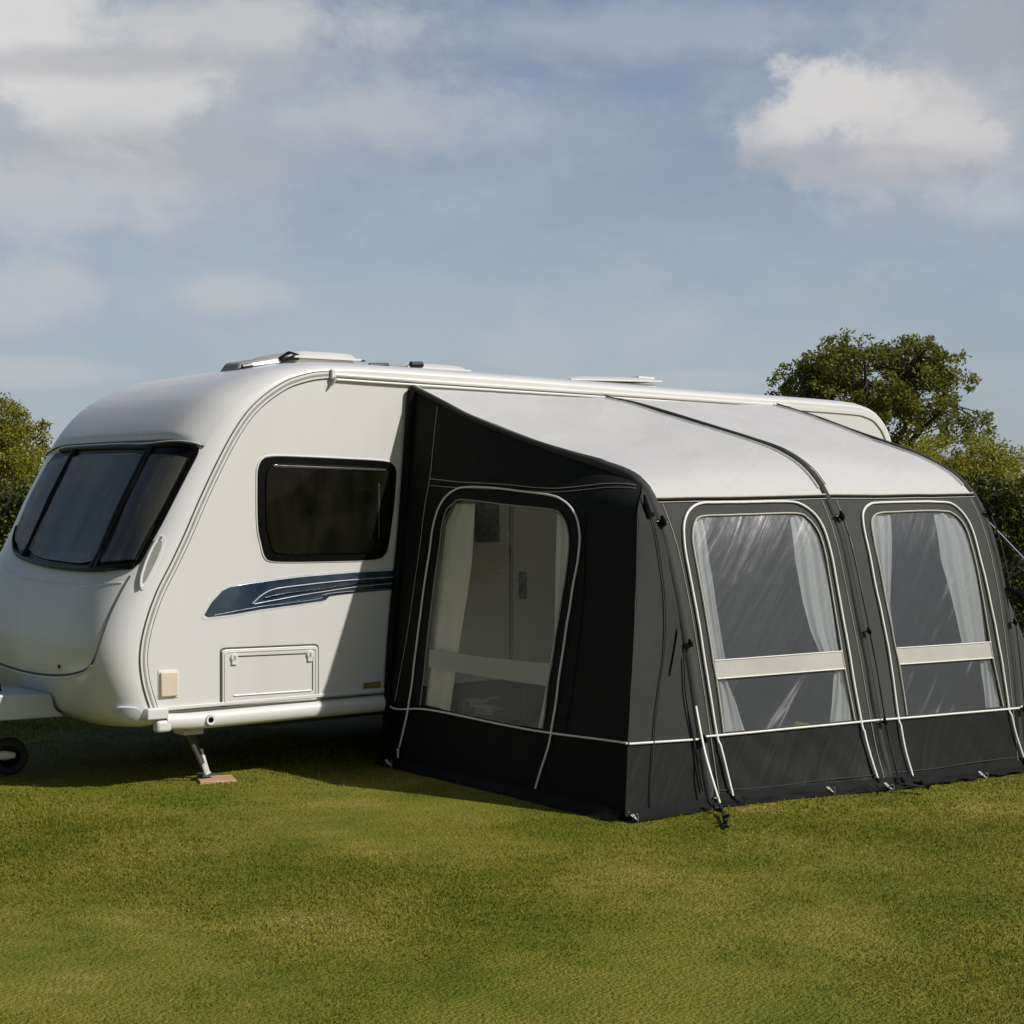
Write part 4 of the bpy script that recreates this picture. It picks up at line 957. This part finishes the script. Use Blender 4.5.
leafmesh('foliage',C,R,55,.030,M['leaf_hedge'],he,1.0)

# ================= CAMERA =================
cam=bpy.data.cameras.new('camera'); co=bpy.data.objects.new('camera',cam); COL.objects.link(co)
cam.sensor_width=36; cam.lens=36*1600/1024; cam.clip_start=.05; cam.clip_end=3000
pt=math.radians(.25067)
co.location=CAM; co.rotation_euler=(math.pi/2-pt,0,-TH)
SC.camera=co
SC.render.resolution_x=SC.render.resolution_y=1024
# ================= LIGHT =================
sd=Vector((.60,-1.0,1.0)).normalized()      # towards the sun
sl_=bpy.data.lights.new('sun','SUN'); sl_.energy=3.7; sl_.angle=math.radians(.7); sl_.color=(1,.97,.93)
so=bpy.data.objects.new('sun',sl_); COL.objects.link(so); so.rotation_euler=sd.to_track_quat('Z','Y').to_euler(); so.location=(10,-20,20)
W_=bpy.data.worlds.new('World'); SC.world=W_; W_.use_nodes=True; nt=W_.node_tree; nt.nodes.clear(); ln=nt.links
out=N(nt,'ShaderNodeOutputWorld'); bg=N(nt,'ShaderNodeBackground'); ln.new(bg.outputs[0],out.inputs[0])
sky=N(nt,'ShaderNodeTexSky'); sky.sky_type='NISHITA'; sky.sun_disc=False
sky.sun_elevation=math.asin(sd.z); sky.sun_rotation=math.atan2(sd.x,sd.y)
sky.dust_density=1.5; sky.ozone_density=1.5
bg.inputs[1].default_value=.10
tc=N(nt,'ShaderNodeTexCoord'); DIR=tc.outputs['Generated']
def vdir(px,py):   # direction from horizontal / vertical slope seen from the pitch
    x,z=px,py; v=Vector((math.sin(TH)+math.cos(TH)*x,math.cos(TH)-math.sin(TH)*x,z)); return v.normalized()
def mathn(op,a,b=None,clamp=False):
    m=N(nt,'ShaderNodeMath',operation=op); m.use_clamp=clamp
    for i,v in enumerate((a,b)):
        if v is None: continue
        if isinstance(v,(int,float)): m.inputs[i].default_value=v
        else: ln.new(v,m.inputs[i])
    return m.outputs[0]
def dotn(v):
    d=N(nt,'ShaderNodeVectorMath',operation='DOT_PRODUCT'); ln.new(DIR,d.inputs[0]); d.inputs[1].default_value=v; return d.outputs['Value']
RV=(math.cos(TH),-math.sin(TH),0); FV=(math.sin(TH),math.cos(TH),0)
# warped coordinates on the sky
def noisef(scale,det,rough,st=(1,1,1),dist=0,seed=0):
    mp=N(nt,'ShaderNodeMapping'); mp.inputs['Scale'].default_value=st; mp.inputs['Location'].default_value=(seed,seed*.7,0); ln.new(DIR,mp.inputs[0])
    n=N(nt,'ShaderNodeTexNoise'); n.inputs['Scale'].default_value=scale; n.inputs['Detail'].default_value=det; n.inputs['Roughness'].default_value=rough; n.inputs['Distortion'].default_value=dist
    ln.new(mp.outputs[0],n.inputs[0]); return n.outputs[0]
nA=noisef(9,9,.62,(1,1,1.8),.3,1.3); nB=noisef(28,6,.6,(1,1,1.3),.2,5.1); nC=noisef(4,8,.6,(1,1,2.6),.5,3.7)
def sm(v,lo,hi):
    r=N(nt,'ShaderNodeMapRange'); r.interpolation_type='SMOOTHSTEP'; r.inputs[1].default_value=lo; r.inputs[2].default_value=hi; ln.new(v,r.inputs[0]); return r.outputs[0]
fwd=mathn('MAXIMUM',dotn(FV),.05)
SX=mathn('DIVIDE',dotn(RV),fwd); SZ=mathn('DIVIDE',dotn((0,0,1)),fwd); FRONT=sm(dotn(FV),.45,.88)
def blob(cx,cz,rx,rz,soft,na=.9,nb=.35):
    """cloud mass centred on a compass bearing / elevation slope, edge broken by noise"""
    dx=mathn('DIVIDE',mathn('SUBTRACT',SX,cx),rx); dz=mathn('DIVIDE',mathn('SUBTRACT',SZ,cz),rz)
    r=mathn('SQRT',mathn('ADD',mathn('MULTIPLY',dx,dx),mathn('MULTIPLY',dz,dz)))
    e=mathn('ADD',mathn('MULTIPLY',mathn('SUBTRACT',nA,.5),na*2),mathn('MULTIPLY',mathn('SUBTRACT',nB,.5),nb*2))
    r=mathn('ADD',r,e); m=N(nt,'ShaderNodeMapRange'); m.interpolation_type='SMOOTHSTEP'
    ln.new(r,m.inputs[0]); m.inputs[1].default_value=1.0+soft; m.inputs[2].default_value=1.0-soft; return m.outputs[0]
def px2(x,y): return (x-512)/1600,(505-y)/1600
cur=None
def mixc(f,a,b):
    m=N(nt,'ShaderNodeMix'); m.data_type='RGBA'
    ln.new(f,m.inputs[0]) if not isinstance(f,float) else setattr(m.inputs[0],'default_value',f)
    for i,v in ((6,a),(7,b)):
        if isinstance(v,tuple): m.inputs[i].default_value=(*v,1)
        else: ln.new(v,m.inputs[i])
    return m.outputs[2]
SKYK=1.0
sc_=N(nt,'ShaderNodeMix'); sc_.data_type='RGBA'; sc_.blend_type='MULTIPLY'; sc_.inputs[0].default_value=1.0
ln.new(sky.outputs[0],sc_.inputs[6]); sc_.inputs[7].default_value=(.70,.77,.86,1); cur=sc_.outputs[2]
# thin veil near the horizon, weakened outside the view to lower ambient light
veil=(4.0,4.5,5.0); LOW=mathn('SUBTRACT',1.0,sm(dotn((0,0,1)),.02,.50)); cur=mixc(mathn('MULTIPLY',mathn('ADD',mathn('MULTIPLY',sm(nC,.30,.70),.40),.56),mathn('MULTIPLY',LOW,mathn('ADD',mathn('MULTIPLY',FRONT,.65),.35))),cur,veil)
cur=mixc(mathn('MULTIPLY',sm(nA,.50,.72),.35),cur,(4.5,4.7,5.1))
# sky outside the view darkened to cut fill light on the caravan front
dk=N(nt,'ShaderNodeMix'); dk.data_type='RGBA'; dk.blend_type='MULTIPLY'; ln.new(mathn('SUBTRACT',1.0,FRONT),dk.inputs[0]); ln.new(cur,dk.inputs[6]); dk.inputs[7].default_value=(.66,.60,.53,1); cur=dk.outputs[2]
def put(cx,cy,rx,ry,soft,amt,col,na=.9,nb=.35):
    global cur
    X,Z=px2(cx,cy); f=mathn('MULTIPLY',mathn('MULTIPLY',blob(X,Z,rx/1600,ry/1600,soft,na,nb),FRONT),amt); cur=mixc(f,cur,col)
put(100,85,300,125,.55,.80,(4.3,4.45,4.75),1.2,.5)
put(10,25,95,60,.5,.80,(7.0,6.9,6.75),1.2,.6)
put(100,95,115,46,.45,.70,(6.6,6.5,6.35),1.3,.8)
put(200,22,150,26,.6,.50,(5.9,5.8,5.8),1.3,.7)
put(70,62,130,16,.6,.5,(3.2,3.3,3.7),1.3,.6)
put(150,150,190,26,.6,.45,(3.5,3.65,4.0),1.3,.6)
put(45,200,120,40,.6,.6,(5.2,5.3,5.5),1.2,.6)
put(25,295,70,26,.6,.5,(5.3,5.3,5.4),1.2,.6)
put(225,292,50,18,.6,.5,(5.2,5.3,5.4),1.2,.6)
put(35,372,70,12,.6,.45,(5.2,5.3,5.5),1.2,.6)
put(1010,35,95,65,.6,.85,(3.0,3.3,3.8),1.2,.6)
put(640,30,200,26,.6,.35,(5.0,5.3,5.7),1.4,.7)
put(420,120,200,30,.7,.30,(4.8,5.0,5.4),1.4,.7)
put(960,90,120,110,.8,.5,(4.3,4.5,4.85),1.2,.8)
put(880,125,140,58,.50,.75,(4.7,4.7,4.95),1.0,1.0)
put(832,98,62,38,.38,.80,(6.7,6.55,6.4),1.0,1.1)
put(900,118,70,34,.45,.55,(6.0,5.9,5.85),1.1,1.1)
put(955,140,45,26,.35,.55,(6.0,5.9,5.9),1.0,1.1)
put(790,130,45,16,.4,.5,(5.6,5.6,5.7),1.0,1.1)
put(870,165,120,18,.5,.45,(3.6,3.7,4.1),1.1,.9)
put(850,292,34,11,.6,.5,(3.6,3.9,4.4),1.2,.7)
put(700,380,45,9,.6,.35,(5.1,5.2,5.4),1.2,.6)
put(1000,205,55,24,.6,.5,(5.0,5.2,5.5),1.2,.6)
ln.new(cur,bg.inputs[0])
# ================= RENDER =================
SC.view_settings.view_transform='Standard'; SC.view_settings.look='None'; SC.view_settings.gamma=1; SC.view_settings.exposure=.10
SC.render.engine='CYCLES'
SC.cycles.max_bounces=8; SC.cycles.transparent_max_bounces=16
